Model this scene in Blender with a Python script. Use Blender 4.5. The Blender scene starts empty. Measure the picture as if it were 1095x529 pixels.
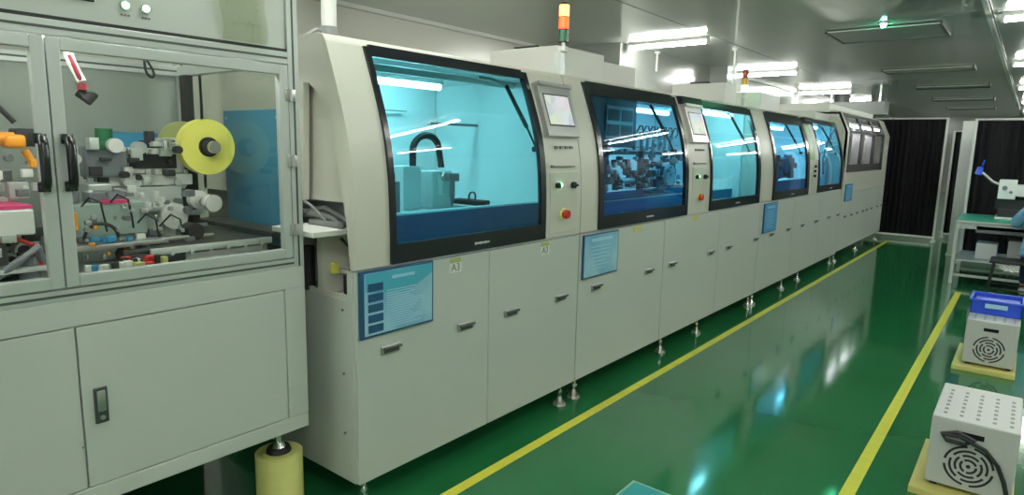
import bpy, bmesh, math, random
from mathutils import Vector, Matrix
random.seed(4)
PI = math.pi
COL = bpy.context.scene.collection
SC = bpy.context.scene

# ------------------------------------------------------------ materials
def new_mat(name):
    m = bpy.data.materials.new(name); m.use_nodes = True
    return m, m.node_tree, m.node_tree.nodes['Principled BSDF']

def mat(name, col, rough=0.5, metal=0.0, bump=0.0, bscale=60.0, emit=None, es=0.0, var=0.0, vscale=3.0, spec=None, coat=0.0):
    m, nt, b = new_mat(name)
    b.inputs['Base Color'].default_value = (*col, 1)
    b.inputs['Roughness'].default_value = rough
    b.inputs['Metallic'].default_value = metal
    if spec is not None: b.inputs['Specular IOR Level'].default_value = spec
    if coat: b.inputs['Coat Weight'].default_value = coat; b.inputs['Coat Roughness'].default_value = 0.08
    tc = nt.nodes.new('ShaderNodeTexCoord')
    if var > 0:
        n = nt.nodes.new('ShaderNodeTexNoise'); n.inputs['Scale'].default_value = vscale; n.inputs['Detail'].default_value = 4
        nt.links.new(tc.outputs['Object'], n.inputs['Vector'])
        mx = nt.nodes.new('ShaderNodeMix'); mx.data_type = 'RGBA'
        mx.inputs[6].default_value = (*[c*(1-var) for c in col], 1)
        mx.inputs[7].default_value = (*[min(1, c*(1+var)) for c in col], 1)
        nt.links.new(n.outputs['Fac'], mx.inputs[0]); nt.links.new(mx.outputs[2], b.inputs['Base Color'])
    if bump > 0:
        n2 = nt.nodes.new('ShaderNodeTexNoise'); n2.inputs['Scale'].default_value = bscale; n2.inputs['Detail'].default_value = 3
        nt.links.new(tc.outputs['Object'], n2.inputs['Vector'])
        bp = nt.nodes.new('ShaderNodeBump'); bp.inputs['Strength'].default_value = bump; bp.inputs['Distance'].default_value = 0.01
        nt.links.new(n2.outputs['Fac'], bp.inputs['Height']); nt.links.new(bp.outputs['Normal'], b.inputs['Normal'])
    if emit:
        b.inputs['Emission Color'].default_value = (*emit, 1); b.inputs['Emission Strength'].default_value = es
    return m

def glass_mat(name, tint, refl=1.0, rough=0.0, ior=1.5):
    m = bpy.data.materials.new(name); m.use_nodes = True
    nt = m.node_tree; nt.nodes.clear()
    out = nt.nodes.new('ShaderNodeOutputMaterial')
    tr = nt.nodes.new('ShaderNodeBsdfTransparent'); tr.inputs['Color'].default_value = (*tint, 1)
    gl = nt.nodes.new('ShaderNodeBsdfGlossy'); gl.inputs['Color'].default_value = (1, 1, 1, 1); gl.inputs['Roughness'].default_value = rough
    fr = nt.nodes.new('ShaderNodeFresnel'); fr.inputs['IOR'].default_value = ior
    mu = nt.nodes.new('ShaderNodeMath'); mu.operation = 'MULTIPLY'; mu.inputs[1].default_value = refl
    mx = nt.nodes.new('ShaderNodeMixShader')
    ge = nt.nodes.new('ShaderNodeNewGeometry'); inv = nt.nodes.new('ShaderNodeMath'); inv.operation = 'SUBTRACT'; inv.inputs[0].default_value = 1.0
    m2 = nt.nodes.new('ShaderNodeMath'); m2.operation = 'MULTIPLY'; m2.use_clamp = True
    nt.links.new(ge.outputs['Backfacing'], inv.inputs[1])
    nt.links.new(fr.outputs[0], mu.inputs[0]); nt.links.new(mu.outputs[0], m2.inputs[0]); nt.links.new(inv.outputs[0], m2.inputs[1]); nt.links.new(m2.outputs[0], mx.inputs[0])
    nt.links.new(tr.outputs[0], mx.inputs[1]); nt.links.new(gl.outputs[0], mx.inputs[2])
    nt.links.new(mx.outputs[0], out.inputs['Surface'])
    return m

M = {}
M['cream'] = mat('cream enamel', (0.60, 0.595, 0.53), 0.38, bump=0.03, bscale=250)
M['grey_enamel'] = mat('pale grey enamel', (0.54, 0.575, 0.54), 0.40, bump=0.03, bscale=250)
M['roof_enamel'] = mat('white enamel', (0.66, 0.66, 0.62), 0.45)
M['inner'] = mat('white liner', (0.78, 0.80, 0.78), 0.5)
M['inner_dark'] = mat('dark liner', (0.16, 0.18, 0.20), 0.4)
M['black'] = mat('black gloss', (0.012, 0.014, 0.018), 0.18)
M['black_matt'] = mat('black rubber', (0.018, 0.018, 0.020), 0.6)
M['steel'] = mat('brushed steel', (0.55, 0.55, 0.54), 0.32, metal=0.9, bump=0.02, bscale=400)
M['alu'] = mat('anodised aluminium', (0.58, 0.62, 0.60), 0.38, metal=0.45)
M['alu_groove'] = mat('dark groove', (0.10, 0.11, 0.11), 0.5, metal=0.4)
M['chrome'] = mat('chrome', (0.8, 0.8, 0.8), 0.12, metal=1.0)
M['red'] = mat('red plastic', (0.55, 0.02, 0.015), 0.35)
M['green_plastic'] = mat('green plastic', (0.01, 0.16, 0.06), 0.4)
M['blue_plastic'] = mat('blue plastic', (0.015, 0.07, 0.60), 0.4, bump=0.05, bscale=60)
M['blue_board'] = mat('blue panel', (0.04, 0.28, 0.50), 0.45)
M['yellow_paint'] = mat('yellow line paint', (0.66, 0.66, 0.06), 0.35, var=0.10, vscale=14)
M['yellow_film'] = mat('yellow film', (0.86, 0.82, 0.16), 0.38, var=0.08, vscale=9)
M['yellow_pale'] = mat('pale yellow foam', (0.80, 0.76, 0.28), 0.55, var=0.08, vscale=12)
M['yellow_board'] = mat('yellow board', (0.62, 0.56, 0.18), 0.6, var=0.12, vscale=8)
M['orange'] = mat('orange plastic', (0.85, 0.33, 0.02), 0.4)
M['white_plastic'] = mat('white plastic', (0.72, 0.73, 0.70), 0.4)
M['olive'] = mat('olive tape', (0.42, 0.46, 0.16), 0.5)
M['pink'] = mat('magenta strip', (0.75, 0.06, 0.22), 0.4)
M['belt'] = mat('dark belt', (0.045, 0.045, 0.042), 0.45, var=0.3, vscale=20)
M['mid_grey'] = mat('mid grey', (0.20, 0.21, 0.21), 0.5)
M['curtain'] = mat('black curtain cloth', (0.016, 0.015, 0.019), 0.75, bump=0.25, bscale=90)
M['wall'] = mat('wall panel', (0.60, 0.585, 0.53), 0.25, var=0.03, vscale=1.2)
M['green_strip'] = mat('pale green film', (0.30, 0.50, 0.28), 0.4)
M['wall2'] = mat('wall panel grey', (0.36, 0.37, 0.35), 0.16, var=0.04, vscale=1.0)
M['trim'] = mat('trim', (0.62, 0.62, 0.58), 0.4)
M['esd_mat'] = mat('green bench mat', (0.03, 0.34, 0.22), 0.35)
M['skin'] = mat('skin', (0.55, 0.33, 0.24), 0.5)
M['smock'] = mat('light blue smock', (0.26, 0.50, 0.72), 0.75, bump=0.2, bscale=25)
M['trousers'] = mat('navy trousers', (0.02, 0.03, 0.07), 0.8)
M['lens_orange'] = mat('lit amber lens', (1, .35, .05), 0.3, emit=(1.0, 0.36, 0.06), es=3.2)
M['lens_red'] = mat('lit red lens', (.9, .1, .02), 0.3, emit=(1.0, 0.10, 0.015), es=1.0)
M['lens_green'] = mat('green lens', (0.0, 0.13, 0.05), 0.25)
M['lens_red_off'] = mat('red lens', (0.35, 0.01, 0.01), 0.25)
M['lens_amber_off'] = mat('amber lens', (0.75, 0.42, 0.02), 0.25)
M['lens_green_on'] = mat('lit green lens', (.3, 1, .5), 0.3, emit=(0.35, 1.0, 0.5), es=8)
M['led_green'] = mat('lit green lamp', (.2, 1, .4), 0.3, emit=(0.25, 1.0, 0.45), es=5)
M['led_cyan'] = mat('lit cyan lamp', (.2, 1, .6), 0.3, emit=(0.1, 1.0, 0.5), es=30)
M['tube'] = mat('lit tube', (1, 1, 1), 0.3, emit=(0.97, 1.0, 0.93), es=50)
M['tube_in'] = mat('lit cabinet tube', (1, 1, 1), 0.3, emit=(0.93, 1.0, 1.0), es=24)
M['glass_cyan'] = glass_mat('cyan tinted glass', (0.48, 0.85, 0.92), 0.8)
M['glass_teal'] = glass_mat('teal tinted glass', (0.36, 0.70, 0.88), 0.8)
M['glass_grey'] = glass_mat('grey glass', (0.86, 0.84, 0.86), 0.8)
M['acrylic'] = glass_mat('clear acrylic', (0.94, 0.96, 0.94), 0.75, 0.01)
M['bag'] = glass_mat('clear bag film', (0.84, 0.86, 0.78), 1.6, 0.12)
M['latch'] = mat('dark grey latch', (0.09, 0.10, 0.11), 0.35, metal=0.4)

def floor_mat():
    m, nt, b = new_mat('green epoxy floor')
    tc = nt.nodes.new('ShaderNodeTexCoord')
    n = nt.nodes.new('ShaderNodeTexNoise'); n.inputs['Scale'].default_value = 0.9; n.inputs['Detail'].default_value = 5
    mx = nt.nodes.new('ShaderNodeMix'); mx.data_type = 'RGBA'
    mx.inputs[6].default_value = (0.010, 0.115, 0.036, 1); mx.inputs[7].default_value = (0.018, 0.16, 0.055, 1)
    nt.links.new(tc.outputs['Object'], n.inputs['Vector']); nt.links.new(n.outputs['Fac'], mx.inputs[0])
    nt.links.new(mx.outputs[2], b.inputs['Base Color'])
    n3 = nt.nodes.new('ShaderNodeTexNoise'); n3.inputs['Scale'].default_value = 2.2; n3.inputs['Detail'].default_value = 4
    mr = nt.nodes.new('ShaderNodeMapRange'); mr.inputs[3].default_value = 0.06; mr.inputs[4].default_value = 0.13
    nt.links.new(tc.outputs['Object'], n3.inputs['Vector']); nt.links.new(n3.outputs['Fac'], mr.inputs[0]); nt.links.new(mr.outputs[0], b.inputs['Roughness'])
    n2 = nt.nodes.new('ShaderNodeTexNoise'); n2.inputs['Scale'].default_value = 3.5; n2.inputs['Detail'].default_value = 2
    nt.links.new(tc.outputs['Object'], n2.inputs['Vector'])
    bp = nt.nodes.new('ShaderNodeBump'); bp.inputs['Strength'].default_value = 0.05; bp.inputs['Distance'].default_value = 0.02
    nt.links.new(n2.outputs['Fac'], bp.inputs['Height']); nt.links.new(bp.outputs['Normal'], b.inputs['Normal'])
    b.inputs['IOR'].default_value = 1.55
    return m
M['floor'] = floor_mat()

def ceiling_mat():
    m, nt, b = new_mat('glossy ceiling panels')
    tc = nt.nodes.new('ShaderNodeTexCoord')
    b.inputs['Base Color'].default_value = (0.68, 0.69, 0.66, 1); b.inputs['Metallic'].default_value = 0.22; b.inputs['Roughness'].default_value = 0.075
    n = nt.nodes.new('ShaderNodeTexNoise'); n.inputs['Scale'].default_value = 1.3; n.inputs['Detail'].default_value = 2
    nt.links.new(tc.outputs['Object'], n.inputs['Vector'])
    bp = nt.nodes.new('ShaderNodeBump'); bp.inputs['Strength'].default_value = 0.06; bp.inputs['Distance'].default_value = 0.02
    nt.links.new(n.outputs['Fac'], bp.inputs['Height']); nt.links.new(bp.outputs['Normal'], b.inputs['Normal'])
    return m
M['ceiling'] = ceiling_mat()

def screen_mat():
    m, nt, b = new_mat('touch screen picture')
    tc = nt.nodes.new('ShaderNodeTexCoord')
    v = nt.nodes.new('ShaderNodeTexVoronoi'); v.inputs['Scale'].default_value = 14
    nt.links.new(tc.outputs['Object'], v.inputs['Vector'])
    mx = nt.nodes.new('ShaderNodeMix'); mx.data_type = 'RGBA'; mx.inputs[0].default_value = 0.72
    mx.inputs[7].default_value = (0.80, 0.86, 0.84, 1)
    nt.links.new(v.outputs['Color'], mx.inputs[6])
    nt.links.new(mx.outputs[2], b.inputs['Emission Color']); b.inputs['Emission Strength'].default_value = 0.36
    b.inputs['Base Color'].default_value = (.05, .05, .05, 1)
    return m
M['screen'] = screen_mat()

def poster_mat():
    m, nt, b = new_mat('light blue poster print')
    tc = nt.nodes.new('ShaderNodeTexCoord')
    n = nt.nodes.new('ShaderNodeTexNoise'); n.inputs['Scale'].default_value = 4; n.inputs['Detail'].default_value = 3
    nt.links.new(tc.outputs['Object'], n.inputs['Vector'])
    cr = nt.nodes.new('ShaderNodeValToRGB'); cr.color_ramp.elements[0].position = 0.38; cr.color_ramp.elements[1].position = 0.62
    cr.color_ramp.elements[0].color = (0.20, 0.46, 0.66, 1); cr.color_ramp.elements[1].color = (0.36, 0.62, 0.76, 1)
    nt.links.new(n.outputs['Fac'], cr.inputs[0]); nt.links.new(cr.outputs[0], b.inputs['Base Color'])
    b.inputs['Roughness'].default_value = 0.25
    return m
M['poster'] = poster_mat()
M['poster_dark'] = mat('dark blue print', (0.02, 0.09, 0.20), 0.3)
M['poster_light'] = mat('pale blue print', (0.35, 0.62, 0.80), 0.3)
M['poster_top'] = mat('teal print', (0.07, 0.40, 0.55), 0.28)
M['poster_blue'] = mat('strong blue print', (0.08, 0.34, 0.66), 0.3)

# ------------------------------------------------------------ mesh builder
class MB:
    def __init__(s): s.bm = bmesh.new(); s.round = False
    def _bev(s, vs, bev):
        if bev > 0:
            es = list({e for v in vs for e in v.link_edges})
            bmesh.ops.bevel(s.bm, geom=es, offset=bev, segments=2, affect='EDGES', profile=0.5)
    def box(s, x0, x1, y0, y1, z0, z1, bev=0.0):
        r = bmesh.ops.create_cube(s.bm, size=1.0)
        for v in r['verts']:
            v.co = Vector(((x0+x1)/2 + v.co.x*(x1-x0), (y0+y1)/2 + v.co.y*(y1-y0), (z0+z1)/2 + v.co.z*(z1-z0)))
        s._bev(r['verts'], bev); return s
    def cyl(s, p0, p1, r0, r1=None, n=20, caps=True):
        s.round = True
        p0 = Vector(p0); p1 = Vector(p1); r1 = r0 if r1 is None else r1
        d = p1-p0; q = d.to_track_quat('Z', 'Y')
        mtx = Matrix.Translation((p0+p1)/2) @ q.to_matrix().to_4x4()
        bmesh.ops.create_cone(s.bm, cap_ends=caps, segments=n, radius1=r0, radius2=r1, depth=d.length, matrix=mtx); return s
    def ring(s, c, axis, ro, ri, w, n=28):
        s.round = True
        # annulus of width w around axis at centre c
        c = Vector(c); a = Vector(axis).normalized(); q = a.to_track_quat('Z', 'Y')
        rows = []
        for (r, h) in ((ro, -w/2), (ro, w/2), (ri, w/2), (ri, -w/2)):
            rows.append([s.bm.verts.new(c + q @ Vector((r*math.cos(2*PI*k/n), r*math.sin(2*PI*k/n), h))) for k in range(n)])
        for i in range(4):
            A = rows[i]; B = rows[(i+1) % 4]
            for k in range(n): s.bm.faces.new((A[k], A[(k+1) % n], B[(k+1) % n], B[k]))
        return s
    def arc_slot(s, c, ax_u, ax_v, nrm, ro, ri, a0, a1, d, n=10):
        c = Vector(c); u = Vector(ax_u); v = Vector(ax_v); w = Vector(nrm)*d
        P = []
        for k in range(n+1):
            a = a0 + (a1-a0)*k/n; e = u*math.cos(a)+v*math.sin(a)
            P.append([s.bm.verts.new(c+e*ro), s.bm.verts.new(c+e*ri), s.bm.verts.new(c+e*ri+w), s.bm.verts.new(c+e*ro+w)])
        for k in range(n):
            for i in range(4): s.bm.faces.new((P[k][i], P[k][(i+1) % 4], P[k+1][(i+1) % 4], P[k+1][i]))
        s.bm.faces.new(P[0]); s.bm.faces.new(P[-1]); return s
    def prism_y(s, pts, y0, y1):      # pts (x,z)
        a = [s.bm.verts.new((x, y0, z)) for x, z in pts]; b = [s.bm.verts.new((x, y1, z)) for x, z in pts]
        n = len(pts)
        s.bm.faces.new(a); s.bm.faces.new(b[::-1])
        for i in range(n): s.bm.faces.new((a[i], b[i], b[(i+1) % n], a[(i+1) % n]))
        return s
    def strip_y(s, outer, inner, y0, y1):   # curved wall between two point rows, made of quads
        s.round = True
        n = len(outer)
        O0 = [s.bm.verts.new((x, y0, z)) for x, z in outer]; O1 = [s.bm.verts.new((x, y1, z)) for x, z in outer]
        I0 = [s.bm.verts.new((x, y0, z)) for x, z in inner]; I1 = [s.bm.verts.new((x, y1, z)) for x, z in inner]
        for i in range(n-1):
            s.bm.faces.new((O0[i], O1[i], O1[i+1], O0[i+1])); s.bm.faces.new((I0[i], I0[i+1], I1[i+1], I1[i]))
            s.bm.faces.new((O0[i], O0[i+1], I0[i+1], I0[i])); s.bm.faces.new((O1[i], I1[i], I1[i+1], O1[i+1]))
        s.bm.faces.new((O0[0], I0[0], I1[0], O1[0])); s.bm.faces.new((O0[-1], O1[-1], I1[-1], I0[-1])); return s
    def tube(s, pts, r, n=8, closed=False):
        s.round = True
        pts = [Vector(p) for p in pts]; L = len(pts); rings = []
        up = Vector((0, 0, 1)); prev = None
        for i, p in enumerate(pts):
            if closed: t = pts[(i+1) % L]-pts[i-1]
            else: t = pts[min(i+1, L-1)]-pts[max(i-1, 0)]
            t.normalize()
            if prev is None:
                a = t.cross(up)
                if a.length < 1e-3: a = t.cross(Vector((1, 0, 0)))
                a.normalize()
            else:
                a = prev - t*prev.dot(t)
                a = a.normalized() if a.length > 1e-6 else t.orthogonal().normalized()
            prev = a; b = t.cross(a)
            rr = r[i] if isinstance(r, (list, tuple)) else r
            rings.append([s.bm.verts.new(p + (a*math.cos(2*PI*k/n)+b*math.sin(2*PI*k/n))*rr) for k in range(n)])
        m = L if closed else L-1
        for i in range(m):
            A = rings[i]; B = rings[(i+1) % L]
            for k in range(n): s.bm.faces.new((A[k], A[(k+1) % n], B[(k+1) % n], B[k]))
        if not closed: s.bm.faces.new(rings[0][::-1]); s.bm.faces.new(rings[-1])
        return s
    def quad(s, *ps): s.bm.faces.new([s.bm.verts.new(p) for p in ps]); return s
    def build(s, name, m, parent=None, smooth=None, label=None):
        o_w = origin(parent)
        for v in s.bm.verts: v.co -= o_w
        bmesh.ops.recalc_face_normals(s.bm, faces=s.bm.faces)
        me = bpy.data.meshes.new(name); s.bm.to_mesh(me); s.bm.free()
        me.materials.append(M[m] if isinstance(m, str) else m)
        if smooth is None: smooth = True
        if smooth:
            for p in me.polygons: p.use_smooth = True
            try: me.set_sharp_from_angle(angle=math.radians(46 if s.round else 12))
            except Exception: pass
        o = bpy.data.objects.new(name, me); COL.objects.link(o)
        if parent: o.parent = parent
        if label: o['label'] = label
        return o

def origin(o):
    v = Vector((0, 0, 0))
    while o is not None:
        v += o.location; o = o.parent
    return v

def thing(name, label, cat, loc=(0, 0, 0), group=None):
    o = bpy.data.objects.new(name, None); COL.objects.link(o); o.location = loc
    o.empty_display_size = 0.1
    o['label'] = label; o['category'] = cat
    if group: o['group'] = group
    return o

def tag(o, label, cat, group=None, kind=None):
    o['label'] = label; o['category'] = cat
    if group: o['group'] = group
    if kind: o['kind'] = kind
    return o

def recenter(o):
    # give a one-mesh thing an origin at its base centre
    me = o.data; xs = [v.co.x for v in me.vertices]; ys = [v.co.y for v in me.vertices]; zs = [v.co.z for v in me.vertices]
    c = Vector(((min(xs)+max(xs))/2, (min(ys)+max(ys))/2, min(zs)))
    for v in me.vertices: v.co -= c
    o.location = c
    return o

def struct(name, mb, m, smooth=False):
    o = mb.build(name, m, None, smooth=smooth); o['kind'] = 'structure'; return o

def copy_thing(root, loc, label=None, group=None):
    r = root.copy(); COL.objects.link(r); r.location = loc
    if label: r['label'] = label
    if group: r['group'] = group
    for ch in list(root.children):
        c = ch.copy(); COL.objects.link(c); c.parent = r
        for g in ch.children:
            d = g.copy(); COL.objects.link(d); d.parent = c
    return r

def text(name, body, size, loc, rot, m, parent, label=None):
    cu = bpy.data.curves.new(name, 'FONT'); cu.body = body; cu.size = size; cu.extrude = 0.0008
    cu.align_x = 'CENTER'; cu.align_y = 'CENTER'
    tmp = bpy.data.objects.new(name+'_src', cu); COL.objects.link(tmp)
    bpy.context.view_layer.update()
    me = bpy.data.meshes.new_from_object(tmp.evaluated_get(bpy.context.evaluated_depsgraph_get()))
    bpy.data.objects.remove(tmp)
    R = rot.to_4x4() if hasattr(rot, 'to_4x4') else Matrix.Identity(4)
    me.transform(Matrix.Translation(Vector(loc)-origin(parent)) @ R)
    me.materials.clear(); me.materials.append(M[m])
    o = bpy.data.objects.new(name, me); COL.objects.link(o); o.parent = parent
    if label: o['label'] = label
    return o
# rotation so text reads on a surface facing +X (text right = +Y, up = +Z)
FACE_X = Matrix(((0, 0, 1), (1, 0, 0), (0, 1, 0)))

# ------------------------------------------------------------ room
H = 3.17
struct('floor', MB().box(-7.2, 4.6, -3.4, 34, -0.1, 0.0), 'floor')
struct('ceiling', MB().box(-7.2, 4.6, -3.4, 34, H, H+0.1), 'ceiling')
struct('wall_left', MB().box(-6.5, -6.35, -3.3, 8.85, 0, H), 'wall')
struct('wall_left_far', MB().box(-6.5, -5.07, 8.85, 34, 0, H), 'wall2')
struct('wall_pilaster', MB().box(-5.07, -4.72, 12.35, 12.85, 0, H), 'wall2')
struct('wall_right', MB().box(4.4, 4.55, -3.3, 34, 0, H), 'wall')
struct('wall_back', MB().box(-6.35, 4.4, -3.35, -3.2, 0, H), 'wall')
struct('wall_front', MB().box(-5.07, 4.4, 33.6, 33.8, 0, H), 'wall2')
# ceiling joint strips running along the hall
struct('trim_1', MB().box(-3.715, -3.705, -3.2, 33.5, H-0.003, H), 'alu_groove')
struct('trim_2', MB().box(-0.60, -0.55, -3.2, 33.5, H-0.025, H), 'trim')
struct('trim_3', MB().box(-0.54, -0.53, -3.2, 33.5, H-0.012, H), 'alu_groove')
struct('trim_4', MB().box(-5.07, -5.03, 12.86, 33.5, H-0.05, H), 'trim')
struct('trim_5', MB().box(-6.35, -6.30, -3.2, 8.8, H-0.05, H), 'trim')
# floor marking
o = MB().box(-1.95, -1.895, -3.0, 13.55, 0.0, 0.003).build('floor_line', 'yellow_paint', smooth=False)
tag(recenter(o), 'yellow floor line running along the machine row at its feet', 'line')
o = MB().box(-0.535, -0.475, -3.0, 9.05, 0.0, 0.003).build('floor_line', 'yellow_paint', smooth=False)
tag(recenter(o), 'yellow floor line beside the grey heaters, right of the aisle', 'line')
o = MB().box(-1.98, -1.28, 13.47, 13.53, 0.0, 0.003).build('floor_line', 'trim', smooth=False)
tag(recenter(o), 'short pale floor line across the aisle in front of the left black curtain', 'line')

# ------------------------------------------------------------ ceiling lamps
def lamp(x, y, label, group=None):
    t = thing('ceiling_lamp', label, 'lamp', (x, y, H), group)
    MB().box(x-0.61, x+0.61, y-0.035, y+0.035, H-0.05, H, 0.006).build('housing', 'white_plastic', t)
    MB().box(x-0.635, x-0.605, y-0.038, y+0.038, H-0.112, H, 0.004).build('end_cap', 'white_plastic', t)
    MB().box(x+0.605, x+0.635, y-0.038, y+0.038, H-0.112, H, 0.004).build('end_cap', 'white_plastic', t)
    MB().cyl((x-0.605, y, H-0.080), (x+0.605, y, H-0.080), 0.024, n=16).build('tube', 'tube', t)
    return t
proto = lamp(-4.37, 8.98, 'bright ceiling tube lamp beside the wall corner above the first two machines')
LX = [(-4.37, 13.4, 'bright ceiling tube lamp behind the second signal tower'),
      (-4.37, 18.1, 'bright ceiling tube lamp above the far end of the machines, third along the wall'),
      (-4.37, 23.0, 'bright ceiling tube lamp deep in the hall on the left, the farthest there'),
      (-4.37, 4.5, None), (-4.37, 0.0, None),
      (0.18, 9.2, 'bright ceiling tube lamp at the top right corner, nearest of the right row'),
      (0.18, 13.8, 'second bright ceiling tube lamp of the right row'),
      (0.18, 18.6, 'third bright ceiling tube lamp of the right row'),
      (0.18, 23.4, 'fourth bright ceiling tube lamp of the right row'),
      (0.18, 28.0, 'farthest bright ceiling tube lamp of the right row'),
      (0.18, 4.6, None), (0.18, 0.0, None),
      (2.4, 2.0, None), (2.4, 6.5, None), (2.4, 11.0, None), (2.4, 15.5, None), (2.4, 20.0, None), (2.4, -1.8, None), (-2.1, 1.5, None), (-2.1, -1.8, None)]  # extra unseen lamps added to brighten the hall, beyond the visible rows
for x, y, lb in LX:
    copy_thing(proto, (x, y, H), lb or 'unseen ceiling tube lamp overhead, out of the frame, set to light the hall', None if lb else 'lamps out of the frame')

# green indicator lamp on the ceiling
t = thing('indicator_lamp', 'small green indicator light glowing on the ceiling above the aisle', 'indicator light', (-1.61, 9.15, H))
MB().cyl((-1.61, 9.15, H-0.02), (-1.61, 9.15, H), 0.05).build('base', 'white_plastic', t)
MB().cyl((-1.61, 9.15, H-0.06), (-1.61, 9.15, H-0.02), 0.022, 0.035).build('lens', 'led_cyan', t)

# air return frames (thin dark rails stand in for the shadow gap round a hung panel)
def vent(x0, x1, y, label, stub=0.5, d=0.05):
    t = thing('ceiling_vent', label, 'ceiling vent', ((x0+x1)/2, y, H))
    MB().box(x0, x1, y-stub, y, H-0.03, H-0.012, 0.003).build('panel', 'ceiling', t)
    m = MB(); m.box(x0-0.02, x1+0.02, y, y+d, H-0.045, H); m.box(x0-0.03, x0, y-stub, y+d, H-0.04, H); m.box(x1, x1+0.03, y-stub, y+d, H-0.04, H)
    m.build('frame', 'alu_groove', t)
    return t
vent(-2.30, -1.06, 10.35, 'nearest dark-edged ceiling vent above the aisle, below the green light', 0.95, 0.05)
vent(-2.42, -1.03, 14.7, 'second dark-edged ceiling vent along the aisle', 0.5, 0.10)
vent(-2.35, -0.97, 18.2, 'third dark-edged ceiling vent along the aisle', 0.15, 0.35)
vent(-2.45, -1.05, 22.6, 'fourth dark-edged ceiling vent along the aisle', 0.3, 0.25)
vent(-2.5, -1.2, 27.0, 'farthest dark-edged ceiling vent, just above the curtains', 0.3, 0.35)

# conduits
def conduit(x, y, z0, label):
    t = thing('conduit', label, 'conduit', (x, y, z0))
    MB().cyl((x, y, z0), (x, y, H), 0.018, n=12).build('pipe', 'white_plastic', t)
    MB().cyl((x, y, H-0.03), (x, y, H), 0.05, n=16).build('flange', 'white_plastic', t)
conduit(-3.84, 10.3, 0.0, 'white vertical pipe dropping behind the second signal tower')
conduit(-5.03, 10.0, 2.86, 'white vertical pipe on the green-lit wall behind the second window')
# round suspended hanger pipe near the first machine
t = thing('air_hose', 'pale air hose dropping from above onto the near machine roof', 'hose', (-2.62, 1.9, 2.0))
MB().cyl((-2.60, 1.86, 2.12), (-2.60, 1.86, 2.6), 0.035, n=16).build('hose', 'white_plastic', t)
MB().cyl((-2.60, 1.86, 2.6), (-2.60, 1.86, H), 0.03, n=16).build('drop_pipe', 'white_plastic', t)
MB().cyl((-2.60, 1.86, 2.037), (-2.60, 1.86, 2.12), 0.05, 0.038, n=16).build('fitting', 'mid_grey', t)
MB().tube([(-2.60, 1.86, 2.09), (-2.61, 1.80, 2.10), (-2.63, 1.76, 2.07), (-2.64, 1.74, 2.05)], 0.012).build('branch_hose', 'mid_grey', t)

# ------------------------------------------------------------ coating machines
CURVE = [(1.08, -2.10), (1.20, -2.10), (1.33, -2.103), (1.45, -2.11), (1.57, -2.125), (1.65, -2.143), (1.72, -2.163), (1.79, -2.188), (1.86, -2.213), (1.93, -2.24), (2.0, -2.268)]
def cx_at(z):
    for (a, xa), (b, xb) in zip(CURVE, CURVE[1:]):
        if z <= b: return xa+(xb-xa)*(z-a)/(b-a)
    (a, xa), (b, xb) = CURVE[-2:]; return xa+(xb-xa)*(z-a)/(b-a)
def curve_pts(z0, z1, off, n=18):
    return [(cx_at(z0+(z1-z0)*k/n)+off, z0+(z1-z0)*k/n) for k in range(n+1)]

BASE = 0.13; SPLIT = 1.075; XB = -3.35
def feet(root, ys, xs=(-2.14, -3.25)):
    for y in ys:
        for x in xs:
            t = MB().cyl((x, y, 0.0), (x, y, 0.02), 0.042, 0.036).build('levelling_foot', 'steel', root)
            m = MB(); m.cyl((x, y, 0.018), (x, y, 0.055), 0.022, 0.012); m.cyl((x, y, 0.02), (x, y, BASE), 0.009, n=12); m.cyl((x, y, 0.075), (x, y, 0.09), 0.018, n=6)
            m.build('stem', 'chrome', t)

def lower_cabinet(root, y0, y1, seams, handles, hz=0.71, x=-2.10, notch=False):
    m = MB()
    if notch:
        m.box(XB, x-0.022, 1.80, y1-0.004, BASE, SPLIT-0.004, 0.004); m.box(XB, x-0.022, y0+0.004, 1.80, BASE, 0.945, 0.004); m.box(x-0.060, x-0.022, y0+0.004, 1.80, 0.945, SPLIT-0.004)
    else: m.box(XB, x-0.022, y0+0.004, y1-0.004, BASE, SPLIT-0.004, 0.004)
    m.build('cabinet_body', 'grey_enamel', root)
    ys = [y0+0.004]+seams+[y1-0.004]
    for a, b in zip(ys, ys[1:]):
        d = MB().box(x-0.022, x, a+0.0025, b-0.0025, BASE+0.004, SPLIT-0.008, 0.003).build('cabinet_door', 'grey_enamel', root)
        for h in handles:
            if a < h < b:
                m = MB(); m.box(x, x+0.012, h-0.055, h+0.055, hz-0.02, hz+0.02, 0.005); m.build('door_handle', 'steel', d, label='steel recessed pull handle')
                m = MB(); m.box(x+0.012, x+0.0145, h-0.043, h+0.043, hz-0.014, hz+0.004, 0.001)
                m.box(x+0.012, x+0.030, h-0.05, h+0.05, hz+0.004, hz+0.016, 0.004); m.build('handle_grip', 'alu_groove', d)

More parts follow.
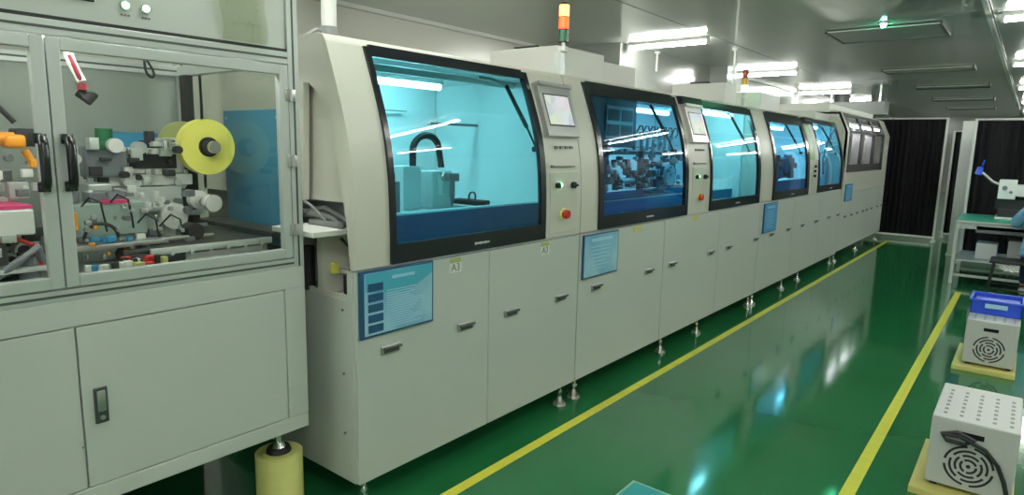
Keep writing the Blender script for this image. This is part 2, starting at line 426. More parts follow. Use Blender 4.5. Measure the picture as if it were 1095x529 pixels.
def hood(root, y0, y1, wins, left_open=False, parts=None):
    """curved enamel hood with openings at wins [(ya,yb)]"""
    m = MB(); z0 = SPLIT+0.004; z1 = 2.0; t = 0.03
    ys = [y0+0.003]+[v for w in wins for v in w]+[y1-0.003]
    for a, b in zip(ys[::2], ys[1::2]):
        m.strip_y(curve_pts(z0, z1, 0), curve_pts(z0, z1, -t), a, b)
    for a, b in wins:       # rails under and above the opening
        m.strip_y(curve_pts(z0, z0+0.03, 0, 2), curve_pts(z0, z0+0.03, -t, 2), a, b)
    # roof with rounded nose, back panel
    m.prism_y([(-2.268, 2.0), (-2.285, 2.025), (-2.32, 2.035), (XB, 2.035), (XB, 2.0)], y0+0.003, y1-0.003)
    m.box(XB, XB+0.03, y0+0.003, y1-0.003, z0, 2.0)
    # end panels
    prof = curve_pts(z0, z1, -0.0305)
    for (yy, op) in ((y0+0.003, left_open), (y1-0.033, False)):
        if op:
            web = prof+[(XB, 2.0), (XB, 1.345), (-2.455, 1.345), (-2.43, 1.84), (-2.393, 1.84), (-2.31, 1.785), (-2.262, 1.723), (-2.225, 1.60), (-2.197, 1.453), (-2.174, 1.359), (-2.153, 1.265), (-2.135, z0)]
            m.prism_y(web, yy, yy+0.03)
        else:
            m.prism_y(prof+[(XB, 2.0), (XB, z0)], yy, yy+0.03)
    return m.build('hood', 'cream', root)

def window(root, ya, yb, glass='glass_cyan', lb=0.028, rb=0.045, bot=0.085, top=0.04, logo=True, name='window'):
    z0 = SPLIT+0.008; z1 = 2.0; f = 0.014
    m = MB()
    m.strip_y(curve_pts(z0, z1, f), curve_pts(z0, z1, -0.012), ya, ya+lb)
    m.strip_y(curve_pts(z0, z1, f), curve_pts(z0, z1, -0.012), yb-rb, yb)
    m.strip_y(curve_pts(z0, z0+bot, f, 4), curve_pts(z0, z0+bot, -0.012, 4), ya+lb, yb-rb)
    m.strip_y(curve_pts(z1-top, z1+0.01, f, 3), curve_pts(z1-top, z1+0.01, -0.012, 3), ya+lb, yb-rb)
    fr = m.build('window_frame', 'black', root)
    g = MB().strip_y(curve_pts(z0+bot-0.01, z1-top+0.01, 0.006), curve_pts(z0+bot-0.01, z1-top+0.01, 0.001), ya+lb-0.008, yb-rb+0.008)
    g.build('window_glass', glass, fr)
    if logo:
        yc = ya+(yb-ya)*0.52; w = 0.11; m = MB()
        for k in range(9):
            a = yc-w/2+w*k/9; hh = 0.009 if k % 3 else 0.013
            m.box(-2.086, -2.0835, a, a+w/9*0.72, z0+bot*0.42-hh/2, z0+bot*0.42+hh/2)
        m.build('maker_mark', 'alu', fr, label='small silver lettering on the lower frame bar')
    return fr

def interior_lamp(root, y0, y1, x=-2.75, z=1.93):
    a = MB().box(x-0.03, x+0.03, y0-0.01, y1+0.01, z+0.016, z+0.05, 0.003).build('interior_lamp', 'alu', root)
    MB().cyl((x, y0, z), (x, y1, z), 0.017, n=12).build('tube', 'tube_in', a)

def gas_strut(root, y, flip=1):
    m = MB(); m.cyl((-2.36, y, 1.93), (-2.22, y+0.02*flip, 1.70), 0.012, n=12); m.cyl((-2.22, y+0.02*flip, 1.70), (-2.155, y+0.03*flip, 1.58), 0.006, n=10)
    m.cyl((-2.155, y+0.005, 1.58), (-2.155, y+0.055, 1.58), 0.016, n=12)
    m.build('gas_strut', 'black', root)
    MB().tube([(-2.36, y, 1.93), (-2.38, y-0.1, 1.955), (-2.40, y-0.19, 1.96)], 0.010).build('strut_arm', 'steel', root)

def control_pillar(root, yc, hmi=True, w=0.32):
    """touch screen, nameplate, buttons and emergency stop on the pillar centred at yc"""
    if hmi:
        # panel tilted with the hood: sits on the slope between z 1.66 and 1.93
        z0, z1 = 1.665, 1.93; x0, x1 = cx_at(z0), cx_at(z1)
        d = Vector((x1-x0, 0, z1-z0)); n = Vector((d.z, 0, -d.x)).normalized(); d.normalize(); L = (z1-z0)
        def slab(y0, y1, a, b, h0, h1, m):
            P = []
            for (aa, hh) in ((a, h0), (b, h0), (b, h1), (a, h1)):
                q = Vector((x0, 0, z0)) + d*aa + n*hh; P.append((q.x, q.z))
            m.prism_y(P, y0, y1)
        m = MB(); slab(yc-w/2, yc+w/2, -0.02, 0.285, -0.02, 0.035, m)
        s = m.build('touch_screen', 'steel', root, label='grey framed touch screen showing pale coloured fields')
        m = MB(); slab(yc-w/2+0.033, yc+w/2-0.033, 0.038, 0.228, 0.035, 0.037, m); m.build('screen_bezel', 'black_matt', s)
        m = MB(); slab(yc-w/2+0.040, yc+w/2-0.040, 0.046, 0.220, 0.037, 0.0385, m); m.build('screen', 'screen', s)
        slabm = MB(); slab(yc-w/2-0.003, yc+w/2+0.003, 0.27, 0.292, 0.0, 0.055, slabm); slabm.build('sun_lip', 'steel', s)
    x = -2.10
    for k in range(4): MB().box(x-0.04, x-0.018, yc-0.075+k*0.05, yc-0.05+k*0.05, 1.585, 1.60).build('socket', 'mid_grey', root)
    m = MB(); m.box(x-0.03, x+0.001, yc-0.13, yc-0.115, 1.478, 1.492)
    for k in range(10): m.box(x-0.03, x+0.001, yc-0.10+k*0.021, yc-0.10+k*0.021+0.014, 1.480, 1.487)
    m.build('nameplate_lettering', 'mid_grey', root, label='faint grey lettering across the control pillar')
    pm = MB(); pm.box(x-0.02, x+0.003, yc-w/2+0.015, yc+w/2-0.02, 1.10, 1.455, 0.004); p = pm.build('button_panel', 'cream', root)
    X = x+0.003
    m = MB(); m.cyl((X, yc-0.085, 1.378), (X+0.02, yc-0.085, 1.378), 0.017, n=16); m.build('key_switch', 'black', p)
    m = MB(); m.cyl((X, yc-0.055, 1.38), (X+0.014, yc-0.055, 1.38), 0.010, n=16); m.build('indicator', 'led_green', p, label='small lit green indicator')
    m = MB(); m.cyl((X, yc+0.075, 1.375), (X+0.02, yc+0.075, 1.375), 0.020, n=16); m.box(X+0.02, X+0.03, yc+0.05, yc+0.10, 1.368, 1.382, 0.003); m.build('rotary_switch', 'black', p)
    m = MB(); m.ring((X+0.004, yc-0.01, 1.21), (1, 0, 0), 0.033, 0.024, 0.008); m.build('stop_ring', 'yellow_film', p)
    m = MB(); m.cyl((X, yc-0.01, 1.21), (X+0.02, yc-0.01, 1.21), 0.014, n=16); m.cyl((X+0.018, yc-0.01, 1.21), (X+0.036, yc-0.01, 1.21), 0.027, 0.024, n=20)
    m.build('stop_button', 'red', p, label='red mushroom emergency stop button')

def roof_box(root, x0, x1, y0, y1, z1=2.24, handle=True):
    b = MB().box(x0, x1, y0, y1, 2.035, z1, 0.006).build('roof_box', 'roof_enamel', root)
    if handle:
        m = MB(); yy = y0+0.05; xa, xb = x0+0.19, x0+0.35
        m.box(xa-0.02, xa+0.01, yy, yy+0.03, z1, z1+0.022, 0.003); m.box(xb-0.01, xb+0.02, yy, yy+0.03, z1, z1+0.022, 0.003); m.box(xa, xb, yy+0.008, yy+0.022, z1+0.012, z1+0.022, 0.002)
        m.build('box_handle', 'black_matt', b)
    return b

def signal_tower(root, x, y, z0, lit):
    s = MB().cyl((x, y, z0), (x, y, z0+0.03), 0.03).build('signal_tower', 'white_plastic', root)
    MB().cyl((x, y, z0+0.03), (x, y, z0+0.06), 0.012).build('stalk', 'steel', s)
    names = [('green_lens', 'lens_green_on' if lit == 'green' else 'lens_green'),
             ('middle_lens', 'lens_red' if lit == 'amber' else 'lens_amber_off'),
             ('top_lens', 'lens_orange' if lit == 'amber' else 'lens_red_off')]
    for k, (nm, mt) in enumerate(names):
        z = z0+0.06+k*0.075
        MB().cyl((x, y, z+0.003), (x, y, z+0.072), 0.031).build(nm, mt, s)
        MB().cyl((x, y, z-0.003), (x, y, z+0.003), 0.033).build('collar', 'black_matt', s)
    MB().cyl((x, y, z0+0.285), (x, y, z0+0.297), 0.031, 0.02).build('cap', 'black_matt', s)

def deck(root, y0, y1, z=1.22, mt='inner'):
    m = MB(); m.box(-3.28, -2.42, y0, y1, z-0.03, z, 0.003); m.box(-2.44, -2.40, y0, y1, 1.085, z+0.035, 0.004)
    m.build('work_deck', mt, root)
def sump(root, y0, y1, mt='blue_sump'):
    MB().box(-2.40, -2.18, y0, y1, 1.082, 1.10).build('drip_tray', mt, root)
M['added_bar_glow'] = mat('added light bar glow', (1, 1, 1), 0.3, emit=(1.0, 1.0, 0.95), es=19)  # glow of the bar added inside the left machine
M['dark_red'] = mat('dark red hose', (0.22, 0.02, 0.03), 0.4)
M['blue_sump'] = mat('dark blue liner', (0.05, 0.11, 0.22), 0.35)
def liner(root, y0, y1, mt='inner'):
    m = MB(); m.box(XB+0.031, XB+0.045, y0, y1, 1.09, 1.995); m.box(XB+0.05, -2.33, y0, y1, 1.988, 1.998)
    m.box(XB+0.05, -2.32, y0-0.012, y0, 1.09, 1.99); m.box(XB+0.05, -2.32, y1, y1+0.012, 1.09, 1.99)
    m.build('liner', mt, root)

# ---- machine 1
u1 = thing('coating_machine', 'first and nearest coating machine with a clear bright cyan curved window', 'machine', (-2.10, 1.60, 0))
lower_cabinet(u1, 1.60, 3.28, [2.44], [1.78, 2.26, 2.62, 3.09], notch=True)
feet(u1, [1.66, 3.18])
hood(u1, 1.60, 3.28, [(1.80, 2.89)], left_open=True)
window(u1, 1.785, 2.905)
control_pillar(u1, 3.10)
# partition between the open infeed bay and the process chamber
m = MB(); m.prism_y(curve_pts(1.08, 1.99, -0.0305)+[(XB+0.03, 1.99), (XB+0.03, 1.08)], 1.785, 1.79); m.box(XB+0.03, -2.16, 1.785, 1.79, 0.95, 1.08); m.prism_y(curve_pts(1.345, 1.99, -0.0305)+[(XB+0.03, 1.99), (XB+0.03, 1.345)], 1.655, 1.66); m.build('bay_partition', 'cream', u1)
liner(u1, 1.795, 3.235)
deck(u1, 1.80, 3.23); sump(u1, 1.80, 3.23)
MB().box(-2.40, -2.385, 1.80, 3.23, 1.10, 1.245).build('chamber_apron', 'blue_sump', u1)
interior_lamp(u1, 2.15, 2.87, -2.9, 1.94)
m = MB(); m.box(-2.62, -2.60, 1.80, 3.23, 1.95, 1.985, 0.002); m.build('ceiling_rail', 'alu', u1)
gas_strut(u1, 2.86)
# rail across the back
m = MB(); m.box(-2.93, -2.90, 2.80, 3.23, 1.715, 1.73); m.box(-3.26, -3.23, 1.9, 2.90, 1.80, 1.806); m.build('guide_rail', 'mid_grey', u1)
# dispensing robot: two white columns, black cable carrier, nozzle
rb = MB().box(-2.86, -2.74, 2.43, 2.57, 1.22, 1.47, 0.008).build('dispensing_robot', 'inner', u1)
m = MB(); m.box(-2.82, -2.70, 2.62, 2.78, 1.22, 1.44, 0.006); m.box(-2.70, -2.66, 2.66, 2.74, 1.30, 1.42, 0.004); m.build('robot_carriage', 'white_plastic', rb)
pts = [(-2.76, 2.52, 1.47)] + [(-2.76+0.02*math.sin(a/2), 2.615-0.095*math.cos(a), 1.56+0.085*math.sin(a)) for a in [PI*k/14 for k in range(15)]] + [(-2.72, 2.71, 1.46)]
MB().tube(pts, 0.021, n=6).build('cable_carrier', 'black_matt', rb)
m = MB(); m.cyl((-2.62, 2.70, 1.40), (-2.62, 2.70, 1.30), 0.016); m.cyl((-2.62, 2.70, 1.30), (-2.62, 2.70, 1.235), 0.016, 0.004); m.box(-2.68, -2.60, 2.66, 2.74, 1.385, 1.43, 0.004)
m.build('nozzle', 'mid_grey', rb)
m = MB(); m.tube([(-2.66, 2.66, 1.42), (-2.6, 2.62, 1.45), (-2.58, 2.58, 1.42), (-2.62, 2.64, 1.38)], 0.006); m.build('fluid_hose', 'steel', rb)
m = MB(); m.cyl((-2.62, 2.15, 1.40), (-2.58, 2.15, 1.40), 0.085, 0.07, n=24); m.box(-2.70, -2.60, 2.10, 2.20, 1.22, 1.36, 0.006); m.cyl((-2.58, 2.15, 1.40), (-2.565, 2.15, 1.40), 0.03, n=16)
m.build('conformal_pump', 'inner', u1)
m = MB(); m.box(-2.66, -2.56, 2.215, 2.25, 1.22, 1.40, 0.004); m.cyl((-2.6, 2.235, 1.40), (-2.6, 2.235, 1.44), 0.012); m.build('fluid_valve', 'mid_grey', u1)
m = MB(); m.box(-2.75, -2.50, 2.80, 2.90, 1.255, 1.27, 0.003); m.box(-3.1, -2.5, 2.86, 2.9, 1.235, 1.262); m.ring((-2.58, 2.83, 1.29), (1, 0, 0), 0.032, 0.026, 0.01); m.build('board_conveyor', 'black_matt', u1)
# infeed conveyor in the open end bay
cv = MB().box(-2.50, -2.20, 1.475, 1.77, 1.215, 1.238, 0.003).build('infeed_conveyor', 'white_plastic', u1)
MB().box(-3.2, -2.502, 1.475, 1.77, 1.19, 1.21, 0.003).build('conveyor_belt', 'belt', cv)
for bx_ in ((-2.36, -2.32, 1.60, 1.77, 0.947, 1.215), (-2.62, -2.56, 1.60, 1.77, 0.947, 1.215), (-2.30, -2.20, 1.72, 1.76, 1.10, 1.12), (-2.36, -2.18, 1.68, 1.76, 1.03, 1.05)):
    MB().box(*bx_, 0.002).build('conveyor_bracket', 'cream', cv)
MB().cyl((-2.46, 1.62, 0.947), (-2.46, 1.62, 1.14), 0.03).build('drive_motor', 'black_matt', cv)
MB().cyl((-2.42, 1.65, 1.17), (-2.42, 1.76, 1.17), 0.025).build('drive_roller', 'black_matt', cv)
MB().box(-2.8, -2.70, 1.62, 1.74, 0.947, 1.20, 0.01).build('junction_box', 'black_matt', cv)
MB().box(-2.26, -2.22, 1.66, 1.76, 0.947, 1.03, 0.003).build('terminal_box', 'black_matt', cv)
MB().tube([(-2.30, 1.70, 0.96), (-2.25, 1.70, 1.02), (-2.20, 1.72, 1.02), (-2.19, 1.72, 0.97)], 0.008).build('cable', 'black_matt', cv)
MB().tube([(-2.27, 1.66, 1.19), (-2.22, 1.67, 1.15), (-2.21, 1.68, 1.08), (-2.26, 1.68, 1.03)], 0.006).build('cable', 'black_matt', cv)
m = MB(); m.cyl((-2.50, 1.58, 0.96), (-2.50, 1.58, 1.08), 0.028); m.cyl((-2.50, 1.58, 1.08), (-2.50, 1.58, 1.10), 0.018); m.build('air_filter', 'white_plastic', cv)
m = MB(); m.tube([(-2.22, 1.62, 1.25), (-2.32, 1.66, 1.27), (-2.45, 1.64, 1.285), (-2.62, 1.70, 1.25)], 0.014)
m.tube([(-2.24, 1.68, 1.26), (-2.40, 1.68, 1.31), (-2.58, 1.62, 1.28)], 0.012); m.tube([(-2.35, 1.64, 1.26), (-2.42, 1.62, 1.32), (-2.50, 1.60, 1.36)], 0.007)
m.box(-2.45, -2.24, 1.62, 1.74, 1.238, 1.262, 0.005)
m.build('cable_bundle', 'mid_grey', cv)
MB().box(-2.36, -2.30, 1.64, 1.67, 1.03, 1.08, 0.006).build('sensor_block', 'yellow_film', cv)
m = MB(); m.box(-3.34, -2.16, 1.606, 1.62, 0.945, 0.965); m.build('bay_floor', 'cream', u1)
# the lower body is notched at the bay: steel side bolts
m = MB()
for z in (0.35, 0.62, 0.9):
    m.cyl((-2.19, 1.598, z), (-2.19, 1.6045, z), 0.006, n=10)
m.build('side_bolts', 'mid_grey', u1)

# ---- machine 2
u2 = thing('coating_machine', 'second coating machine with a dark busy window, a bright blue window and two touch screens', 'machine', (-2.10, 3.28, 0))
lower_cabinet(u2, 3.28, 6.65, [4.46, 5.56], [3.49, 4.22, 4.61, 5.38, 5.80, 6.55])
feet(u2, [3.34, 4.58, 5.29, 6.60])
hood(u2, 3.28, 6.65, [(3.50, 4.80), (5.30, 6.53)])
window(u2, 3.48, 4.82, 'glass_teal', 0.05, 0.06, 0.085, 0.075)
window(u2, 5.28, 6.55, 'glass_cyan', 0.03, 0.07, 0.085, 0.06)
control_pillar(u2, 5.06)
MB().strip_y(curve_pts(1.95, 2.012, 0.045, 3), curve_pts(1.95, 2.012, -0.01, 3), 4.88, 5.28).build('screen_hood', 'black', u2)
liner(u2, 3.33, 6.60)
deck(u2, 3.34, 6.59, 1.17)
MB().box(-2.40, -2.385, 3.34, 6.59, 1.10, 1.205).build('chamber_apron', 'blue_board', u2)
MB().box(-2.62, -2.605, 4.40, 6.59, 1.17, 1.245).build('conveyor_guard', 'blue_board', u2)
sump(u2, 3.34, 6.59)
interior_lamp(u2, 5.0, 5.75, -2.75, 1.925); interior_lamp(u2, 5.75, 6.45, -2.40, 1.93)
gas_strut(u2, 4.62); gas_strut(u2, 6.33)
# dark inner cabinet with two small hatches, seen behind the second window
c = MB().box(-2.72, -2.66, 4.10, 4.97, 1.60, 1.985, 0.004).build('inner_cabinet', 'inner_dark', u2)
MB().box(-2.655, -2.648, 4.46, 4.90, 1.665, 1.925, 0.002).build('hatch_frame', 'alu', c)
for zc in (1.735, 1.855):
    for yc in (4.57, 4.79): MB().box(-2.648, -2.644, yc-0.09, yc+0.09, zc-0.045, zc+0.045, 0.001).build('hatch_pane', 'mid_grey', c)
r = random.Random(9)
m = MB()
for k in range(7):
    y = 5.0+k*0.115; m.cyl((-2.68, y, 1.68), (-2.68, y, 1.74), 0.03, n=18); m.cyl((-2.68, y, 1.58), (-2.68, y, 1.68), 0.016, n=18)
m.build('valve_row', 'steel', u2)
m = MB()
for k in range(7):
    y = 5.0+k*0.115; m.tube([(-2.66, y, 1.74), (-2.65, y+0.02, 1.785), (-2.65, y+0.07, 1.785), (-2.65, y+0.09, 1.73), (-2.66, y+0.06, 1.70)], 0.007)
m.build('valve_tubing', 'black_matt', u2)
m = MB()
for k in range(70):
    y = 4.30+r.random()*1.4; z = 1.25+r.random()*0.30; w = 0.02+r.random()*0.05; h = 0.02+r.random()*0.06; x = -2.75+r.random()*0.16
    m.box(x, x+0.05, y, y+w, z, z+h, 0.002)
m.box(-2.72, -2.68, 4.2, 5.9, 1.54, 1.57); m.box(-2.70, -2.66, 4.5, 4.54, 1.17, 1.55); m.box(-2.70, -2.66, 5.1, 5.15, 1.17, 1.55); m.box(-2.70, -2.66, 5.75, 5.8, 1.17, 1.55)
m.build('soldering_assembly', 'inner_dark', u2)
m = MB()
for k in range(60):
    y = 4.32+r.random()*1.4; z = 1.25+r.random()*0.38; w = 0.01+r.random()*0.035; h = 0.01+r.random()*0.04; x = -2.64+r.random()*0.08
    m.box(x, x+0.03, y, y+w, z, z+h, 0.002)
m.cyl((-2.60, 4.5, 1.33), (-2.60, 4.85, 1.33), 0.022)
m.build('nozzle_fittings', 'steel', u2)
MB().ring((-2.57, 5.48, 1.36), (1, 0, 0), 0.095, 0.02, 0.03).build('fan_disc', 'white_plastic', u2)
m = MB(); m.box(-2.55, -2.47, 4.95, 5.25, 1.215, 1.24, 0.008); m.build('tool_block', 'black_matt', u2)
m = MB(); m.box(-3.0, -2.5, 3.4, 6.5, 1.172, 1.185); m.build('board_conveyor', 'black_matt', u2)
m = MB(); m.box(-3.26, -3.23, 5.31, 6.5, 1.60, 1.612); m.box(-3.26, -3.20, 6.1, 6.45, 1.22, 1.30, 0.004); m.box(-2.9, -2.5, 5.9, 5.93, 1.205, 1.25); m.build('guide_rail', 'mid_grey', u2)
roof_box(u2, -3.0, -2.70, 4.42, 4.99, 2.26, False)
b1 = roof_box(u2, -3.03, -2.45, 3.49, 4.06, 2.24)
signal_tower(b1, -2.40, 3.47, 2.19, 'amber')
m = MB(); m.box(-2.45, -2.40, 3.44, 3.50, 2.035, 2.19, 0.003); m.build('tower_bracket', 'alu', b1)
roof_box(u2, -2.97, -2.42, 6.28, 6.62, 2.245)

# ---- machine 3
u3 = thing('coating_machine', 'third coating machine with a dark blue window and a grey-blue window, green strip between', 'machine', (-2.10, 6.65, 0))
lower_cabinet(u3, 6.65, 10.20, [7.85, 9.05], [7.05, 7.66, 8.235, 8.88, 9.52, 10.06])
feet(u3, [6.72, 7.74, 8.41, 10.03])
hood(u3, 6.65, 10.20, [(7.0, 8.33), (8.82, 10.08)])
window(u3, 6.98, 8.35, 'glass_teal', 0.07, 0.10, 0.085, 0.10)
window(u3, 8.80, 10.10, 'glass_teal', 0.04, 0.06, 0.085, 0.05)
MB().strip_y(curve_pts(1.50, 1.93, 0.006), curve_pts(1.50, 1.93, -0.002), 8.42, 8.62).build('status_strip', 'green_strip', u3, label='pale green strip on the pillar')
MB().strip_y(curve_pts(1.95, 2.012, 0.045, 3), curve_pts(1.95, 2.012, -0.01, 3), 8.40, 8.80).build('screen_hood', 'black', u3)
MB().strip_y(curve_pts(1.50, 1.93, 0.008), curve_pts(1.50, 1.93, -0.002), 8.64, 8.79).build('side_display', 'inner', u3)
m = MB(); m.cyl((-2.10, 8.6, 1.36), (-2.078, 8.6, 1.36), 0.016); m.cyl((-2.10, 8.6, 1.42), (-2.078, 8.6, 1.42), 0.016); m.cyl((-2.10, 8.6, 1.30), (-2.078, 8.6, 1.30), 0.016); m.build('push_buttons', 'black', u3)
liner(u3, 6.70, 10.14)
deck(u3, 6.71, 10.13, 1.20)
MB().box(-2.40, -2.385, 6.71, 10.13, 1.10, 1.235).build('chamber_apron', 'blue_board', u3)
sump(u3, 6.71, 10.13)
interior_lamp(u3, 8.6, 9.5, -2.8, 1.90); interior_lamp(u3, 9.2, 9.9, -2.45, 1.93)
gas_strut(u3, 8.1); gas_strut(u3, 9.85)
r = random.Random(5)
m = MB()
for k in range(26):
    y = 7.9+r.random()*1.1; z = 1.24+r.random()*0.22; x = -2.62+r.random()*0.15; m.box(x, x+0.08, y, y+0.05+r.random()*0.12, z, z+0.03+r.random()*0.09, 0.003)
m.box(-2.55, -2.45, 7.75, 8.1, 1.20, 1.50, 0.01); m.cyl((-2.5, 8.35, 1.20), (-2.5, 8.35, 1.55), 0.05)
m.build('spray_assembly', 'inner_dark', u3)
m = MB(); m.cyl((-2.56, 8.5, 1.42), (-2.40, 8.5, 1.42), 0.10, n=28); m.box(-2.6, -2.5, 8.55, 8.95, 1.25, 1.50, 0.02); m.cyl((-2.5, 8.2, 1.33), (-2.42, 8.2, 1.33), 0.07); m.build('pump_housing', 'blue_board', u3)
m = MB(); m.box(-2.5, -2.42, 9.95, 10.10, 1.30, 1.34, 0.004); m.tube([(-2.20, 9.9, 1.95), (-2.3, 9.98, 1.75), (-2.36, 10.05, 1.5), (-2.34, 10.08, 1.28)], 0.014); m.tube([(-2.42, 10.0, 1.5), (-2.36, 10.0, 1.6), (-2.3, 10.0, 1.5), (-2.34, 10.0, 1.38)], 0.012); m.build('spray_arm', 'mid_grey', u3)
b3 = roof_box(u3, -2.97, -2.42, 7.35, 8.05, 2.235, False)
signal_tower(u3, -2.50, 7.05, 2.15, 'green'); MB().cyl((-2.50, 7.05, 2.035), (-2.50, 7.05, 2.16), 0.02).build('tower_post', 'alu', u3)

# ---- machine 4 (taller, three framed panes)
u4 = thing('curing_oven', 'tall white end machine with three dark-framed panes beside the black curtain', 'machine', (-2.10, 10.20, 0))
Y0, Y1 = 10.205, 13.65
m = MB(); m.box(XB, -2.122, Y0, Y1, BASE+0.02, 1.00, 0.004); m.build('cabinet_body', 'grey_enamel', u4)
hs = [10.56, 11.0, 11.41, 11.85, 12.19, 12.59, 13.12, 13.5]
sm = [Y0, 10.78, 11.63, 12.40, 13.0, Y1]
for a, b in zip(sm, sm[1:]):
    d = MB().box(-2.122, -2.10, a+0.003, b-0.003, BASE+0.024, 1.0, 0.003).build('cabinet_door', 'grey_enamel', u4)
    for h in hs:
        if a < h < b: MB().box(-2.10, -2.082, h-0.05, h+0.05, 0.635, 0.665, 0.004).build('door_handle', 'mid_grey', d)
feet(u4, [10.3, 11.78, 13.5])
C4 = [(-2.10, 1.005), (-2.10, 1.30), (-2.10, 1.90), (-2.225, 2.17)]
def off4(d, pts): return [(x-d, z) for x, z in pts]
m = MB()
m.strip_y(C4, off4(0.03, C4), Y0, 10.36); m.strip_y(C4, off4(0.03, C4), 13.12, Y1)
m.strip_y(C4[:2], off4(0.03, C4[:2]), 10.36, 13.12)
m.prism_y([(-2.225, 2.14), (-2.225, 2.17), (-2.30, 2.20), (XB, 2.20), (XB, 2.17)], Y0, Y1); m.box(XB, XB+0.03, Y0, Y1, 1.0, 2.17)
for yy in (Y0, Y1-0.03): m.prism_y(C4+[(XB, 2.17), (XB, 1.005)], yy, yy+0.03)
m.build('hood', 'cream', u4)
m = MB()
Cw = [(-2.094, 1.31), (-2.094, 1.90), (-2.215, 2.165)]
bars = [(10.35, 10.45), (11.20, 11.33), (12.15, 12.28), (13.02, 13.12)]
for a, b in bars: m.strip_y(Cw, off4(0.03, Cw), a, b)
m.box(-2.124, -2.092, 10.35, 13.12, 1.31, 1.42); m.box(-2.122, -2.096, 10.45, 13.02, 1.88, 1.91)
m.prism_y([(-2.195, 2.12), (-2.215, 2.165), (-2.245, 2.165), (-2.225, 2.12)], 10.45, 13.02)
wf = m.build('window_frame', 'black_matt', u4)
interior_lamp(u4, 10.5, 13.0, -2.19, 1.99)  # lamp added behind the frame to brighten the inner curtains
for (a, b) in ((10.45, 11.20), (11.33, 12.15), (12.28, 13.02)):
    MB().box(-2.112, -2.107, a, b, 1.42, 1.885).build('pane', 'glass_grey', wf)
    MB().strip_y([(-2.108, 1.905), (-2.205, 2.125)], [(-2.113, 1.905), (-2.21, 2.125)], a, b).build('upper_pane', 'glass_grey', wf)
    MB().box(-2.26, -2.25, a+0.03, b-0.03, 1.40, 1.87).build('inner_curtain', 'white_plastic', wf)
m = MB(); m.box(-2.9, -2.3, 10.5, 13.0, 1.88, 1.94); m.box(-2.6, -2.4, 11.0, 11.2, 1.94, 2.1, 0.01); m.box(-2.6, -2.4, 12.0, 12.2, 1.94, 2.1, 0.01); m.build('lamp_carriage', 'mid_grey', u4)
MB().cyl((-2.18, 10.52, 1.86), (-2.18, 10.52, 1.97), 0.05).build('beacon', 'orange', u4, label='orange beacon behind the first pane')
roof4 = MB().box(-3.2, -2.35, 9.4, 10.15, 2.036, 2.13, 0.005).build('roof_duct', 'roof_enamel', u3)
m = MB(); m.box(-3.2, -2.4, 10.3, 13.6, 2.20, 2.30, 0.006); m.build('roof_cover', 'roof_enamel', u4)

# extractor/ceiling ducts behind machine 4
def duct(label, x, y, z0, z1, r_):
    t = thing('exhaust_duct', label, 'duct', (x, y, z0))
    MB().cyl((x, y, z0), (x, y, z1), r_, n=20).build('pipe', 'mid_grey', t)
    m = MB()
    for k in range(3): m.cyl((x, y, z0+0.15+k*0.28), (x, y, z0+0.175+k*0.28), r_+0.012, n=20)
    m.build('clamp', 'mid_grey', t)
duct('round steel exhaust duct above the far curtain, the nearer one', -4.45, 20.5, 2.2, H, 0.2)
duct('round steel exhaust duct above the far curtain, the farther one', -3.7, 21.5, 2.2, H, 0.2)
t = thing('overhead_duct', 'dark grey rectangular duct hung above the end machine roof', 'duct', (-3.1, 20.0, 2.75))
m = MB(); m.box(-4.9, -3.2, 19.6, 20.2, 2.60, 2.95, 0.01); m.build('duct_body', 'mid_grey', t)
m = MB(); m.box(-4.6, -4.55, 19.8, 19.85, 2.95, H); m.box(-3.4, -3.35, 19.8, 19.85, 2.95, H); m.build('hanger', 'steel', t)

# ------------------------------------------------------------ notice boards and stickers on the cabinets
def poster(y0, y1, z0, z1, label, rich=False, blue=False):
    x = -2.10
    t = thing('notice_board', label, 'notice board', (x, (y0+y1)/2, z0))
    b = MB().box(x+0.001, x+0.014, y0, y1, z0, z1, 0.002).build('frame', 'poster_dark', t)
    e = 0.010
    MB().box(x+0.014, x+0.0155, y0+(0.022 if rich else e), y1-e, z0+e, z1-e).build('sheet', 'poster_blue' if blue else 'poster', t)
    if rich:
        w = y1-y0; h = z1-z0
        m = MB(); m.bm.faces.new([m.bm.verts.new(v) for v in ((x+0.0162, y0+0.03, z1-e-0.004), (x+0.0162, y1-e, z1-e), (x+0.0162, y1-e, z1-h*0.18), (x+0.0162, y0+w*0.62, z1-h*0.42), (x+0.0162, y0+w*0.3, z1-h*0.36), (x+0.0162, y0+0.03, z1-h*0.3))])
        m.build('heading_swoosh', 'poster_top', t)
        m = MB()
        for k in range(5):
            zc = z1-h*(0.25+0.155*k); m.box(x+0.0160, x+0.0175, y0+0.04, y0+0.12, zc-0.017, zc+0.017)
        m.build('picture_tiles', 'poster_dark', t, label='five small dark blue pictures down the left side')
        m = MB()
        for k in range(16):
            zc = z1-h*(0.34+0.037*k); ww = 0.12+0.1*r.random(); m.box(x+0.0160, x+0.0168, y0+0.14, y0+0.14+ww, zc-0.0022, zc+0.0022)
        m.box(x+0.0160, x+0.0168, y0+0.17, y0+0.30, z1-h*0.17, z1-h*0.12)
        m.build('printed_lines', 'poster_light', t)
    else:
        m = MB(); w = y1-y0; h = z1-z0
        for k in range(7):
            zc = z1-h*(0.3+0.085*k); m.box(x+0.0155, x+0.0165, y0+w*0.2, y0+w*(0.55+0.25*r.random()), zc-0.003, zc+0.003)
        m.box(x+0.0155, x+0.0165, y0+w*0.2, y1-w*0.2, z1-h*0.18, z1-h*0.11)
        m.build('printed_lines', 'poster_light', t)
poster(1.612, 2.03, 0.785, 1.072, 'large light blue notice board with five dark pictures on the nearest machine', True)
poster(3.31, 3.735, 0.783, 1.062, 'light blue notice board on the second machine, right of the cabinet gap')
